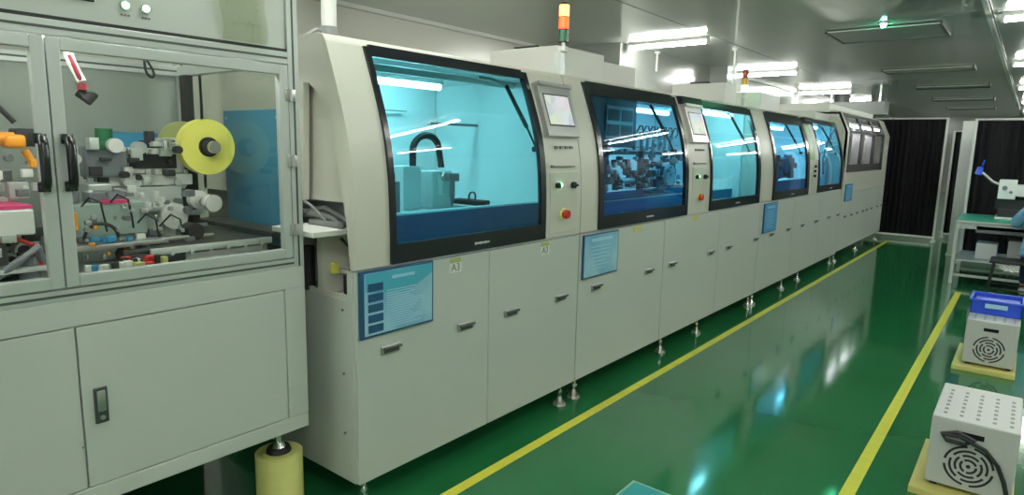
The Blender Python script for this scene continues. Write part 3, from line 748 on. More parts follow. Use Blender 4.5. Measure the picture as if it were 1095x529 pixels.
poster(6.745, 7.175, 0.75, 1.06, 'narrow-looking blue notice board under the third machine window', blue=True)
poster(10.40, 10.87, 0.88, 1.135, 'farthest small blue notice board, on the end machine', blue=True)
def sticker(y, z, label):
    x = -2.0995
    t = thing('number_sticker', label, 'sticker', (x, y, z-0.04))
    MB().box(x-0.0005, x+0.001, y-0.042, y+0.042, z-0.035, z+0.012).build('white_field', 'white_plastic', t)
    MB().box(x-0.0005, x+0.001, y-0.036, y+0.036, z+0.013, z+0.035).build('yellow_band', 'olive', t)
    text('lettering', 'A3', 0.052, (x+0.0015, y, z-0.011), FACE_X, 'mid_grey', t)
sticker(2.19, 1.025, 'white and yellow A3 sticker below the first cyan window, left one')
sticker(2.92, 1.025, 'white and yellow A3 sticker below the control pillar of the first machine')
for y, lb in ((4.02, 'small yellow tag under the dark second window'), (5.02, 'small yellow tag under the second control pillar')):
    o = MB().box(-2.100, -2.097, y-0.05, y+0.05, 1.02, 1.06, 0.001).build('yellow_tag', 'yellow_board'); tag(recenter(o), lb, 'tag')

# ------------------------------------------------------------ left machine (aluminium framed)
LF = -2.25; LB_ = -3.22; LY0 = -0.25; LY1 = 1.465
lm = thing('assembly_machine', 'aluminium-framed assembly machine with clear doors and grey cabinet, at the left', 'machine', (LF, 0.6, 0))
LB0 = 0.415; LT = 1.10
MB().box(LB_, LF-0.02, LY0, LY1, LB0, LT, 0.004).build('cabinet_body', 'grey_enamel', lm)
m = MB(); m.box(LF-0.02, LF, LY0, LY1, 1.015, LT, 0.003); m.box(LF-0.02, LF, LY0, LY1, LB0, 0.475, 0.003); m.box(LF-0.02, LF, 1.375, LY1, 0.475, 1.015, 0.003); m.build('cabinet_surround', 'grey_enamel', lm)
d1 = MB().box(LF-0.018, LF-0.001, 0.655, 1.372, 0.478, 1.012, 0.003).build('cabinet_door', 'grey_enamel', lm)
d2 = MB().box(LF-0.018, LF-0.001, -0.08, 0.650, 0.478, 1.012, 0.003).build('cabinet_door', 'grey_enamel', lm)
m = MB(); m.box(LF-0.001, LF+0.006, 0.685, 0.725, 0.685, 0.805, 0.003); m.build('door_latch', 'latch', d1, label='grey recessed swing latch')
m = MB(); m.box(LF+0.006, LF+0.012, 0.693, 0.717, 0.725, 0.795, 0.002); m.cyl((LF+0.006, 0.705, 0.705), (LF+0.012, 0.705, 0.705), 0.008, n=12); m.build('latch_lever', 'steel', d1)
m = MB(); m.cyl((LF-0.001, 0.645, 0.62), (LF+0.003, 0.645, 0.62), 0.003, n=8); m.build('screw', 'mid_grey', d2)
for y in (1.38, -0.15):
    for x in (LF-0.10, LB_+0.10):
        f_ = MB().cyl((x, y, 0.30), (x, y, 0.32), 0.052, 0.045).build('levelling_foot', 'black_matt', lm)
        m = MB(); m.cyl((x, y, 0.318), (x, y, 0.34), 0.03, 0.018); m.cyl((x, y, 0.33), (x, y, LB0), 0.014, n=12); m.build('stem', 'chrome', f_)
m = MB(); m.box(LB_+0.02, LB_+0.03, LY0+0.02, LY1-0.02, 0.01, LB0, 0.002); m.build('rear_light_block', 'black_matt', lm)  # unseen panel added to stop light passing beneath the machine
# frame of slotted extrusions
def extr(m, g, x0, x1, y0, y1, z0, z1):
    m.box(x0, x1, y0, y1, z0, z1, 0.002)
m = MB(); grooves = []
def ext(x0, x1, y0, y1, z0, z1, face='x'):
    m.box(x0, x1, y0, y1, z0, z1, 0.002)
    # groove on the visible front face, along the long axis
    if face == 'x':
        if (z1-z0) > (y1-y0): yc = (y0+y1)/2; g = MB(); grooves.append(g); g.box(x1-0.001, x1+0.0008, yc-0.004, yc+0.004, z0+0.002, z1-0.002)
        else: zc = (z0+z1)/2; g = MB(); grooves.append(g); g.box(x1-0.001, x1+0.0008, y0+0.002, y1-0.002, zc-0.004, zc+0.004)
P = 0.045
ext(LF-P, LF, 1.42, LY1, 1.10, 2.6)                # right front post
ext(LF-P, LF, LY0, LY0+P, 1.10, 2.6)
ext(LB_, LB_+P, 1.42, LY1, 1.10, 2.6); ext(LB_, LB_+P, LY0, LY0+P, 1.10, 2.6)
ext(LF-P, LF, LY0+P, 1.42, 1.885, 1.93)            # top rail
ext(LF-P, LF, LY0+P, 1.42, 1.10, 1.135)            # bottom rail
ext(LB_, LB_+P, LY0+P, 1.42, 1.885, 1.93); ext(LB_, LB_+P, LY0+P, 1.42, 1.10, 1.14)
ext(LB_+P, LF-P, 1.42, LY1, 1.885, 1.93); ext(LB_+P, LF-P, 1.42, LY1, 1.10, 1.135)
ext(LF-P, LF, LY0+P, 1.42, 2.56, 2.60); ext(LB_, LB_+P, LY0+P, 1.42, 2.56, 2.60)
fr = m.build('frame', 'alu', lm)
for g in grooves: g.build('frame_groove', 'alu_groove', fr)
# acrylic doors
def acr_door(y0, y1, hy, hinge_right):
    w = 0.035; z0, z1 = 1.142, 1.880
    mm = MB(); xx0, xx1 = LF-0.028, LF+0.004
    mm.box(xx0, xx1, y0, y0+w, z0, z1, 0.002); mm.box(xx0, xx1, y1-w, y1, z0, z1, 0.002); mm.box(xx0, xx1, y0+w, y1-w, z0, z0+w, 0.002); mm.box(xx0, xx1, y0+w, y1-w, z1-w, z1, 0.002)
    d = mm.build('acrylic_door', 'alu', lm)
    MB().box(LF-0.015, LF-0.011, y0+w-0.004, y1-w+0.004, z0+w-0.004, z1-w+0.004).build('pane', 'acrylic', d)
    hm = MB(); hz0, hz1 = 1.435, 1.605; xo = LF+0.004
    hm.box(xo, xo+0.012, hy-0.016, hy+0.016, hz0, hz0+0.03, 0.003); hm.box(xo, xo+0.012, hy-0.016, hy+0.016, hz1-0.03, hz1, 0.003)
    hm.tube([(xo+0.008, hy, hz0+0.012), (xo+0.028, hy, hz0+0.02), (xo+0.034, hy, hz0+0.04), (xo+0.034, hy, hz1-0.04), (xo+0.028, hy, hz1-0.02), (xo+0.008, hy, hz1-0.012)], 0.0135, n=10)
    hm.build('pull_handle', 'black', d, label='black bow handle')
    bm_ = MB()
    for zc in (hz0+0.012, hz1-0.012): bm_.cyl((xo+0.012, hy, zc), (xo+0.016, hy, zc), 0.005, n=10)
    bm_.build('handle_screw', 'steel', d)
    if hinge_right:
        for zc in (1.25, 1.52, 1.77):
            hh = MB(); hh.box(LF+0.001, LF+0.010, y1-0.012, y1+0.028, zc-0.022, zc+0.022, 0.002); hh.cyl((LF+0.011, y1+0.008, zc-0.024), (LF+0.011, y1+0.008, zc+0.024), 0.006, n=10)
            hh.build('hinge', 'steel', d)
acr_door(0.640, 1.415, 0.672, True)
acr_door(-0.19, 0.636, 0.604, False)
# side and back panes
MB().box(LB_+P, LF-P, 1.441, 1.445, 1.135, 1.885).build('side_pane', 'acrylic', lm)
M['back_pane'] = glass_mat('grey green acrylic', (0.55, 0.62, 0.58), 0.8)
MB().box(LB_+0.02, LB_+0.026, LY0+P, 1.42, 1.14, 1.885).build('back_panel', mat('grey green back sheet', (0.33, 0.38, 0.34), 0.35), lm)
MB().box(LB_+P, LF-P, LY0+P, LY0+P+0.01, 1.14, 1.885).build('far_side_panel', 'grey_enamel', lm)
m = MB(); m.box(-3.115, -3.06, 1.40, 1.438, 1.14, 1.885, 0.003); m.build('cable_duct', 'black_matt', lm)
# header panel
hd = MB().box(LF-0.30, LF-0.012, LY0+P, 1.42, 1.935, 2.555, 0.003).build('header_box', 'grey_enamel', lm)
m = MB(); m.box(LF-0.012, LF-0.006, 0.15, 0.78, 1.998, 2.30, 0.003); m.build('display', 'black', hd, label='black display above the doors')
for y in (0.865, 0.925):
    m = MB(); m.ring((LF-0.008, y, 2.004), (1, 0, 0), 0.016, 0.011, 0.008); m.build('lamp_bezel', 'steel', hd)
    m = MB(); m.cyl((LF-0.012, y, 2.004), (LF-0.002, y, 2.004), 0.010, n=16); m.build('indicator', 'led_green', hd, label='small lit green indicator above the doors')
m = MB()
for y in (0.865, 0.925):
    for k in range(3): m.box(LF-0.012, LF-0.0108, y-0.014+k*0.01, y-0.007+k*0.01, 1.972, 1.978)
m.build('indicator_caption', 'mid_grey', hd)
m = MB(); m.box(LF-0.02, LF-0.004, LY0+P, 1.42, 1.930, 1.941); m.build('header_seal', 'black_matt', hd)
MB().box(LB_, LF-0.30, LY0+P, 1.42, 2.55, 2.56).build('top_sheet', 'grey_enamel', lm)
# base plate and inner furniture
MB().box(LB_+0.045, LF-0.046, LY0+0.05, 1.419, 1.135, 1.147).build('base_plate', 'steel', lm)
cvm = MB().box(-2.95, -2.42, 1.00, 1.419, 1.185, 1.20, 0.002).build('belt_conveyor', 'belt', lm)
m = MB(); m.box(-2.42, -2.405, 0.95, 1.419, 1.182, 1.206, 0.002); m.box(-2.965, -2.95, 0.95, 1.419, 1.16, 1.215, 0.002)
for k in range(6): m.cyl((-2.404, 1.02+0.07*k, 1.185), (-2.398, 1.02+0.07*k, 1.185), 0.008, n=10)
m.build('side_rail', 'alu', cvm)
m = MB(); m.box(-2.9, -2.45, 1.0, 1.40, 1.147, 1.17); m.build('conveyor_bed', 'white_plastic', cvm)
# rollers at the right
m = MB(); m.cyl((-2.95, 1.30, 1.335), (-2.72, 1.30, 1.335), 0.022, n=18); m.build('roller_shaft', 'chrome', lm)
m = MB(); m.cyl((-2.92, 1.30, 1.335), (-2.83, 1.30, 1.335), 0.045, n=24); m.cyl((-2.82, 1.30, 1.335), (-2.80, 1.30, 1.335), 0.035, n=24); m.build('roller', 'black_matt', lm)
m = MB(); m.cyl((-2.735, 1.33, 1.328), (-2.70, 1.33, 1.328), 0.036, n=24); m.cyl((-2.80, 1.30, 1.34), (-2.765, 1.30, 1.34), 0.040, n=24); m.build('roller_cap', 'white_plastic', lm)
m = MB(); m.box(-3.05, -2.93, 1.22, 1.30, 1.147, 1.60, 0.004); m.box(-2.94, -2.90, 1.0, 1.38, 1.26, 1.30, 0.003); m.build('spindle_stand', 'alu', lm)
m = MB(); m.cyl((-2.98, 1.355, 1.564), (-2.735, 1.355, 1.564), 0.030, n=20); m.build('reel_spindle', 'black_matt', lm)
m = MB(); m.cyl((-2.75, 1.355, 1.564), (-2.715, 1.355, 1.564), 0.026, n=24); m.build('spindle_cap', 'steel', lm)
# printer-like unit: white frame and black slot
pm = MB(); pm.box(-3.12, -2.90, 0.92, 1.30, 1.45, 1.555, 0.006); pm.box(-3.1, -2.86, 0.94, 1.32, 1.40, 1.445, 0.004); pu = pm.build('feeder_unit', 'white_plastic', lm)
MB().box(-2.898, -2.894, 1.08, 1.27, 1.47, 1.53).build('feeder_slot', 'black_matt', pu)
MB().box(-2.898, -2.894, 0.96, 1.03, 1.49, 1.52).build('feeder_grille', 'mid_grey', pu)
m = MB(); m.box(-3.0, -2.82, 0.97, 1.22, 1.147, 1.39, 0.006); m.box(-2.81, -2.79, 0.98, 1.24, 1.30, 1.40, 0.003); m.box(-2.95, -2.75, 0.88, 0.96, 1.3, 1.42, .004); m.build('press_unit', 'alu', lm)
m = MB(); m.box(-2.72, -2.60, 0.78, 1.02, 1.24, 1.36, 0.005); m.box(-2.80, -2.62, 0.80, 0.98, 1.147, 1.24, 0.004); gm = m.build('gear_housing', mat('pale green housing', (0.36, 0.46, 0.42), 0.4), lm)
m = MB(); m.box(-2.70, -2.62, 0.84, 0.96, 1.362, 1.40, 0.004); m.cyl((-2.66, 0.80, 1.362), (-2.66, 0.80, 1.43), 0.02); m.build('motor', 'inner_dark', gm)
m = MB(); m.box(-2.612, -2.595, 0.87, 0.96, 1.358, 1.372, 0.002); m.build('warning_strip', 'pink', gm)
m = MB(); m.tube([(-2.58, 0.80+0.055*(1-math.cos(a)), 1.235+0.055*math.sin(a)) for a in [PI*k/12 for k in range(13)]]+[(-2.56, 0.93, 1.20), (-2.55, 0.99, 1.21)], 0.006); m.build('loop_cable', 'black_matt', gm)
m = MB(); m.box(-2.60, -2.52, 0.70, 1.05, 1.205, 1.222, 0.002); m.cyl((-2.56, 0.98, 1.214), (-2.56, 1.25, 1.214), 0.009); m.box(-2.6, -2.58, 1.1, 1.12, 1.147, 1.214); m.build('slide_rail', 'steel', lm)
m = MB(); m.ring((-2.66, 1.145, 1.29), (1, 0, 0), 0.052, 0.014, 0.02); m.cyl((-2.70, 1.145, 1.29), (-2.65, 1.145, 1.29), 0.013, n=14); m.box(-2.72, -2.69, 1.12, 1.16, 1.147, 1.30, 0.003); m.build('guide_wheel', 'white_plastic', lm)
m = MB(); m.cyl((-2.62, 1.18, 1.235), (-2.55, 1.18, 1.235), 0.032, n=20); m.cyl((-2.72, 0.93, 1.17), (-2.50, 0.93, 1.17), 0.022, n=14); m.box(-2.60, -2.42, 0.90, 1.08, 1.147, 1.185, 0.01); m.tube([(-2.5, 0.9, 1.18), (-2.45, 0.98, 1.20), (-2.42, 1.05, 1.18), (-2.4, 0.95, 1.16)], 0.014); m.build('drive_motor', 'black_matt', lm)
# coloured connectors on the plate
for nm, mt, n_ in (('red_connector', 'red', 4), ('white_connector', 'white_plastic', 9), ('blue_connector', 'blue_board', 3), ('yellow_connector', 'olive', 4), ('black_connector', 'black_matt', 8)):
    m = MB()
    for k in range(n_):
        y = 0.72+r.random()*0.24; x = -2.42+r.random()*0.1; w = 0.012+r.random()*0.018; m.box(x, x+w, y, y+w, 1.147, 1.165+r.random()*0.03, 0.002)
    m.build(nm, mt, lm)
m = MB(); m.box(-2.50, -2.48, 0.735, 0.755, 1.285, 1.345, 0.002); m.build('warning_plate', 'orange', lm)
m = MB(); m.cyl((-2.85, 0.98, 1.58), (-2.85, 0.98, 1.63), 0.03); m.box(-2.88, -2.82, 0.94, 1.02, 1.55, 1.58, .003); m.build('green_motor', 'green_plastic', lm)
m = MB(); m.cyl((-2.83, 1.0, 1.565), (-2.79, 1.0, 1.565), 0.028, n=20); m.build('dial', 'white_plastic', lm)
m = MB(); m.box(-2.90, -2.83, 0.90, 1.06, 1.44, 1.56, 0.01); m.build('dial_housing', 'inner_dark', lm)
MB().box(-3.16, -3.13, 1.05, 1.30, 1.53, 1.62, 0.004).build('blue_unit', 'blue_board', lm)
# red and white hanging coil at the top
m = MB(); m.tube([(-2.40, 0.74, 1.87), (-2.40, 0.75, 1.83), (-2.41, 0.765, 1.80), (-2.40, 0.775, 1.77)], 0.014); m.build('hanging_hose', 'white_plastic', lm)
m = MB(); m.tube([(-2.392, 0.742, 1.85), (-2.39, 0.755, 1.815), (-2.395, 0.770, 1.775)], 0.007); m.cyl((-2.40, 0.775, 1.765), (-2.40, 0.775, 1.745), 0.014); m.build('red_coil', 'dark_red', lm)
m = MB(); m.tube([(-2.42, 0.77, 1.74), (-2.41, 0.785, 1.725), (-2.40, 0.80, 1.73), (-2.40, 0.78, 1.71)], 0.018); m.build('black_coil', 'black_matt', lm)
# black loop hanging from the top rail
pts = [(-2.30, 0.925+0.022*(1-math.cos(a))*0.5+0.018*math.sin(a)*(1-math.cos(a))*0.5, 1.868-0.072*(1-math.cos(a))*0.5) for a in [2*PI*k/22 for k in range(22)]]
m = MB(); m.tube(pts, 0.0042, closed=True); m.tube([(-2.30, 0.925, 1.866), (-2.30, 0.905, 1.884)], 0.006); m.build('cable_loop', 'black_matt', lm)
lb = MB().box(-2.335, -2.30, -0.1, 1.38, 1.899, 1.925, 0.002).build('added_light_bar', 'alu', lm)  # hidden bar added behind the top rail to brighten the interior
MB().cyl((-2.318, -0.08, 1.892), (-2.318, 1.36, 1.892), 0.008, n=12).build('tube', 'added_bar_glow', lb)
rc = random.Random(21)
def clutter(name, mt, n, xr, yr, zr, sz, parent=lm):
    m = MB()
    for k in range(n):
        x = rc.uniform(*xr); y = rc.uniform(*yr); z = rc.uniform(*zr); a = rc.uniform(*sz); b = rc.uniform(*sz); c = rc.uniform(*sz)
        if rc.random() < 0.35: m.cyl((x, y, z), (x+a, y, z), b*0.5, n=14)
        else: m.box(x, x+a, y, y+b, z, z+c, 0.0015)
    return m.build(name, mt, parent)
clutter('sensor_cluster', 'black_matt', 26, (-2.95, -2.80), (0.80, 1.28), (1.40, 1.60), (0.012, 0.045))
clutter('bracket_cluster', 'alu', 30, (-2.95, -2.78), (0.80, 1.30), (1.40, 1.59), (0.012, 0.05))
clutter('fitting_cluster', 'white_plastic', 16, (-2.72, -2.56), (0.80, 1.15), (1.21, 1.40), (0.01, 0.035))
clutter('cylinder_cluster', 'inner_dark', 26, (-2.74, -2.55), (0.78, 1.20), (1.15, 1.40), (0.012, 0.04))
clutter('bolt_cluster', 'steel', 40, (-2.60, -2.52), (0.72, 1.12), (1.15, 1.36), (0.006, 0.02))
clutter('terminal_block', 'blue_board', 5, (-2.60, -2.55), (0.80, 1.0), (1.20, 1.24), (0.015, 0.035))
clutter('brass_fitting', 'orange', 5, (-2.58, -2.50), (0.72, 1.0), (1.15, 1.30), (0.008, 0.02))
clutter('wiring_cluster', 'black_matt', 34, (-2.70, -2.45), (0.30, 0.69), (1.15, 1.28), (0.012, 0.045))
clutter('clamp_cluster', 'alu', 34, (-2.70, -2.45), (0.30, 0.69), (1.15, 1.28), (0.012, 0.05))
clutter('nozzle_cluster', 'white_plastic', 24, (-2.72, -2.50), (0.35, 0.69), (1.38, 1.47), (0.01, 0.03))
clutter('gripper_cluster', 'inner_dark', 30, (-2.74, -2.50), (0.35, 0.70), (1.38, 1.56), (0.01, 0.035))
clutter('red_fitting_cluster', 'pink', 8, (-2.60, -2.44), (0.40, 0.69), (1.15, 1.46), (0.008, 0.022))
m = MB()
for k in range(4):
    y = 0.80+0.09*k; z0_ = 1.25+0.1*rc.random(); m.tube([(-2.62, y, z0_), (-2.56, y+0.02, z0_+0.05), (-2.55, y+0.05, z0_+0.03), (-2.58, y+0.07, z0_-0.04), (-2.60, y+0.08, z0_-0.08)], 0.0035, n=6)
m.build('signal_cables', 'black_matt', lm)
# left door contents: conveyor body with magenta edge, robot bits
m = MB(); m.box(-2.75, -2.42, -0.18, 0.62, 1.29, 1.37, 0.006); lc = m.build('loading_conveyor', 'white_plastic', lm)
MB().box(-2.75, -2.43, -0.18, 0.62, 1.372, 1.382).build('magenta_strip', 'pink', lc)
m = MB(); m.box(-2.65, -2.60, 0.05, 0.10, 1.147, 1.29); m.box(-2.65, -2.60, 0.5, 0.55, 1.147, 1.29); m.box(-2.6, -2.56, 0.3, 0.34, 1.147, 1.29); m.build('conveyor_leg', 'alu', lc)
m = MB(); m.cyl((-2.85, 0.45, 1.44), (-2.85, 0.45, 1.475), 0.22, n=36); m.cyl((-2.85, 0.45, 1.38), (-2.85, 0.45, 1.44), 0.10, n=20); m.build('vibratory_bowl', 'mid_grey', lm)
m = MB(); m.box(-2.64, -2.56, 0.60, 0.655, 1.555, 1.60, 0.012); m.cyl((-2.60, 0.59, 1.585), (-2.60, 0.63, 1.585), 0.022); m.cyl((-2.60, 0.655, 1.55), (-2.60, 0.67, 1.52), 0.012); m.box(-2.62, -2.58, 0.665, 0.70, 1.49, 1.52, 0.005); m.build('orange_actuator', 'orange', lm)
m = MB(); m.tube([(-2.8, 0.35, 1.75), (-2.75, 0.5, 1.72), (-2.7, 0.62, 1.69), (-2.7, 0.66, 1.64)], 0.009); m.cyl((-2.78, 0.42, 1.72), (-2.78, 0.42, 1.77), 0.03); m.box(-2.7, -2.62, 0.64, 0.70, 1.56, 1.62, 0.006); m.cyl((-2.75, 0.5, 1.62), (-2.75, 0.5, 1.9), 0.010, n=10); m.build('pick_arm', 'black_matt', lm)
m = MB()
for k in range(12):
    y = -0.1+r.random()*0.7; z = 1.383+r.random()*0.04; x = -2.7+r.random()*0.2; m.box(x, x+0.03, y, y+0.03+r.random()*0.05, z, z+0.02+r.random()*0.05, 0.003)
m.build('fixture_blocks', 'alu', lm)
m = MB(); m.tube([(-2.45, 0.48, 1.25), (-2.44, 0.52, 1.275), (-2.44, 0.58, 1.275), (-2.45, 0.62, 1.25), (-2.5, 0.62, 1.22)], 0.007); m.tube([(-2.45, 0.60, 1.16), (-2.43, 0.63, 1.19), (-2.45, 0.62, 1.22)], 0.008); m.build('red_hose', 'red', lm)
m = MB()
for k in range(6):
    y = -0.15+k*0.13; m.box(-2.6, -2.5, y, y+0.06, 1.147, 1.20+r.random()*0.06, 0.004)
m.cyl((-2.45, 0.60, 1.147), (-2.45, 0.60, 1.22), 0.03); m.tube([(-2.42, 0.50, 1.16), (-2.40, 0.56, 1.21), (-2.42, 0.62, 1.25), (-2.44, 0.64, 1.19)], 0.012); m.build('pneumatic_block', 'inner_dark', lm)
m = MB(); m.box(-2.47, -2.44, 0.40, 0.5, 1.22, 1.235, 0.002); m.box(-2.5, -2.40, 0.45, 0.66, 1.175, 1.19, 0.004); m.build('tool_plate', 'alu', lm)

# tape reels hung on their spindles (removable, so things of their own)
def reel(name, x, y, z, ro, ri, w, mt, label):
    t = thing(name, label, 'reel', (x, y, z-ro))
    MB().ring((x, y, z), (1, 0, 0), ro, ri, w, 48).build('film', mt, t)
    MB().ring((x+0.002, y, z), (1, 0, 0), ri, ri-0.01, w+0.01, 32).build('core', 'black_matt' if mt == 'yellow_film' else 'mid_grey', t)
reel('tape_reel', -2.80, 1.355, 1.564, 0.118, 0.042, 0.05, 'yellow_film', 'big bright yellow tape reel hanging on a spindle behind the clear door')
reel('tape_reel', -3.05, 1.37, 1.575, 0.10, 0.042, 0.04, 'olive', 'dull olive tape reel half hidden behind the yellow one')
# plastic bag hanging on the header
def bag():
    bm = bmesh.new(); n = 16; y0, y1, z0, z1 = 1.165, 1.335, 1.945, 2.20; V = []
    rr = random.Random(3)
    for i in range(n+1):
        row = []
        for j in range(n+1):
            u = i/n; v = j/n
            row.append(bm.verts.new((LF+0.004+0.012*rr.random()*math.sin(PI*u)+0.012*math.sin(PI*u)*math.sin(PI*v), y0+(y1-y0)*u+0.006*math.sin(9*v), z0+(z1-z0)*v)))
        V.append(row)
    for i in range(n):
        for j in range(n): bm.faces.new((V[i][j], V[i+1][j], V[i+1][j+1], V[i][j+1]))
    bmesh.ops.solidify(bm, geom=bm.faces[:], thickness=0.001)
    mb = MB(); mb.bm.free(); mb.bm = bm
    return mb.build('plastic_bag', 'bag')
tag(recenter(bag()), 'crumpled clear plastic bag on the header panel of the left machine', 'bag')

# yellow roll under the foot
t = thing('yellow_roll', 'pale yellow roll standing upright under a levelling foot of the left machine', 'roll', (LF-0.10, 1.38, 0))
MB().ring((LF-0.10, 1.38, 0.148), (0, 0, 1), 0.096, 0.070, 0.296, 40).build('roll_wall', 'yellow_pale', t)
MB().cyl((LF-0.10, 1.38, 0.0), (LF-0.10, 1.38, 0.299), 0.069, n=32).build('core', 'yellow_pale', t)

# blue sheet fixed on the end panel of the first machine
t = thing('blue_sheet', 'blue sheet on the end panel of the first cyan-window machine, behind the clear side pane', 'sheet', (-2.85, 1.598, 1.15))
MB().box(-3.10, -2.60, 1.594, 1.601, 1.12, 1.735, 0.001).build('panel', 'blue_board', t)
m = MB()
for (a, b) in ((-3.07, 1.70), (-2.63, 1.70), (-3.07, 1.16), (-2.63, 1.16)): m.cyl((a, 1.594, b), (a, 1.591, b), 0.006, n=10)
m.build('rivets', 'steel', t)

# ------------------------------------------------------------ aisle curtains
def curtain(x0, x1, y, z1, label, side=None, folds=14, z0=0.10, legs=True):
    t = thing('curtain_screen', label, 'curtain', ((x0+x1)/2, y, 0))
    n = 120; bm = bmesh.new(); rows = []
    for zz in (z1-0.03, (z0+z1)/2, z0):
        row = []
        for k in range(n+1):
            u = k/n; a = 0.022*math.sin(u*folds*2*PI)+0.010*math.sin(u*folds*5.1)
            if side: row.append(bm.verts.new((x0+a, y+(x1-x0)*u, zz)))
            else: row.append(bm.verts.new((x0+(x1-x0)*u, y+a, zz)))
        rows.append(row)
    for i in range(2):
        for k in range(n): bm.faces.new((rows[i][k], rows[i][k+1], rows[i+1][k+1], rows[i+1][k]))
    bmesh.ops.solidify(bm, geom=bm.faces[:], thickness=0.004)
    mb = MB(); mb.bm.free(); mb.bm = bm; mb.round = True; mb.build('cloth', 'curtain', t)
    if side: A = (x0, y); B = (x0, y+(x1-x0))
    else: A = (x0, y-0.02); B = (x1, y-0.02)
    for (x, yy) in (A, B):
        p = MB().box(x-0.018, x+0.018, yy-0.018, yy+0.018, 0.02, z1, 0.003).build('post', 'trim', t)
        m = MB(); m.box(x-0.03, x+0.03, yy-0.12, yy+0.12, 0.0, 0.03, 0.004); m.build('foot', 'trim', p)
    MB().tube([(A[0], A[1], z1-0.012), (B[0], B[1], z1-0.012)], 0.014).build('top_rail', 'trim', t)
    MB().tube([(A[0], A[1], z0-0.02), (B[0], B[1], z0-0.02)], 0.018).build('bottom_rail', 'trim', t)
curtain(-2.42, -1.27, 14.0, 2.25, 'wide black curtain screen behind the end of the machine row')
curtain(-1.22, -0.88, 14.9, 2.05, 'narrow black curtain further back between the two wide ones', folds=4)
curtain(-0.70, 1.6, 11.6, 2.12, 'black curtain screen behind the green work table', folds=22)
# white upright panel in the opening
t = thing('door_panel', 'white narrow upright panel standing between the black curtains', 'panel', (-0.84, 12.4, 0))
MB().box(-0.92, -0.76, 12.4, 12.44, 0.0, 2.12, 0.004).build('panel', 'white_plastic', t)
MB().box(-0.93, -0.75, 12.34, 12.50, 0.0, 0.03, 0.004).build('foot', 'steel', t)
# small black monitor on pole in the opening
t = thing('wall_monitor', 'small black monitor seen high in the gap between the curtains', 'monitor', (-1.16, 16.0, 2.0))
MB().box(-1.28, -1.12, 16.0, 16.05, 1.80, 2.08, 0.006).build('casing', 'black', t)
MB().box(-1.21, -1.19, 16.02, 16.04, 0.0, 1.80).build('stand_pole', 'steel', t)
MB().box(-1.35, -1.05, 15.85, 16.2, 0.0, 0.02).build('base_plate', 'steel', t)

# ------------------------------------------------------------ right side: heaters
def heater(x0, x1, y0, y1, z1, label, blabel, cord):
    o = MB().box(x0-0.055, x1+0.01, y0-0.07, y1+0.03, 0.0, 0.035, 0.003).build('base_board', 'yellow_board'); tag(recenter(o), blabel, 'board')
    zb = 0.035
    t = thing('blower_box', label, 'blower', ((x0+x1)/2, (y0+y1)/2, zb))
    b = MB().box(x0, x1, y0, y1, zb+0.02, z1, 0.006).build('casing', 'heater', t)
    m = MB()
    for (a, c) in ((x0+0.02, y0+0.03), (x1-0.05, y0+0.03), (x0+0.02, y1-0.06), (x1-0.05, y1-0.06)): m.box(a, a+0.03, c, c+0.03, zb, zb+0.02)
    m.build('rubber_feet', 'black_matt', t)
    # front grille: concentric slots
    cx_, cz_ = (x0+x1)/2-0.005, zb+(z1-zb)*0.40
    m = MB()
    for i, rr_ in enumerate((0.030, 0.051, 0.072, 0.093)):
        k = 4 if i else 3
        for q in range(k):
            a0 = 2*PI*q/k+0.35+0.45*i; a1 = a0+2*PI/k-0.28
            m.arc_slot((cx_, y0-0.0015, cz_), (1, 0, 0), (0, 0, 1), (0, 1, 0), rr_+0.005, rr_-0.005, a0, a1, 0.004)
    m.cyl((cx_, y0-0.002, cz_), (cx_, y0+0.002, cz_), 0.009, n=12)
    m.build('fan_grille', 'black_matt', t, label='concentric dark fan slots')
    m = MB(); m.box(cx_-0.045, cx_+0.045, y0-0.002, y0+0.004, z1-0.075, z1-0.05, 0.001); m.build('grip_slot', 'black', t)
    # rows of slots on the lid
    m = MB()
    for i in range(5):
        xc = x0+0.045+i*(x1-x0-0.08)/4
        for k in range(7):
            yc = y0+0.06+k*0.062; m.box(xc-0.0075, xc+0.0075, yc, yc+0.026, z1-0.001, z1+0.0012)
    m.build('lid_slots', 'mid_grey', t)
    if cord:
        m = MB()
        xm = (x0+x1)/2
        m.tube([(xm-0.12, y0-0.02, z1-0.075), (xm-0.06, y0-0.022, z1-0.05), (xm+0.01, y0-0.03, z1-0.07), (xm-0.03, y0-0.025, z1-0.10), (xm-0.10, y0-0.02, z1-0.10), (xm-0.12, y0-0.02, z1-0.075), (xm-0.05, y0-0.03, z1-0.065),
                (xm+0.05, y0-0.035, z1-0.10), (xm+0.10, y0-0.03, z1-0.16), (xm+0.13, y0-0.03, z1-0.23), (xm+0.15, y0-0.035, z1-0.30), (xm+0.16, y0-0.045, 0.05)], 0.0095)
        m.build('power_cord', 'black_matt', t, label='black coiled power cord')
    return t
M['heater'] = mat('grey white casing', (0.50, 0.51, 0.49), 0.45)
heater(-0.232, 0.100, 3.50, 4.06, 0.385, 'near white blower box with coiled black cord and round fan grille', 'yellow base board under the near blower box', True)
heater(-0.250, 0.068, 5.80, 6.42, 0.385, 'farther white blower box carrying the blue tray', 'yellow base board under the farther blower box', False)
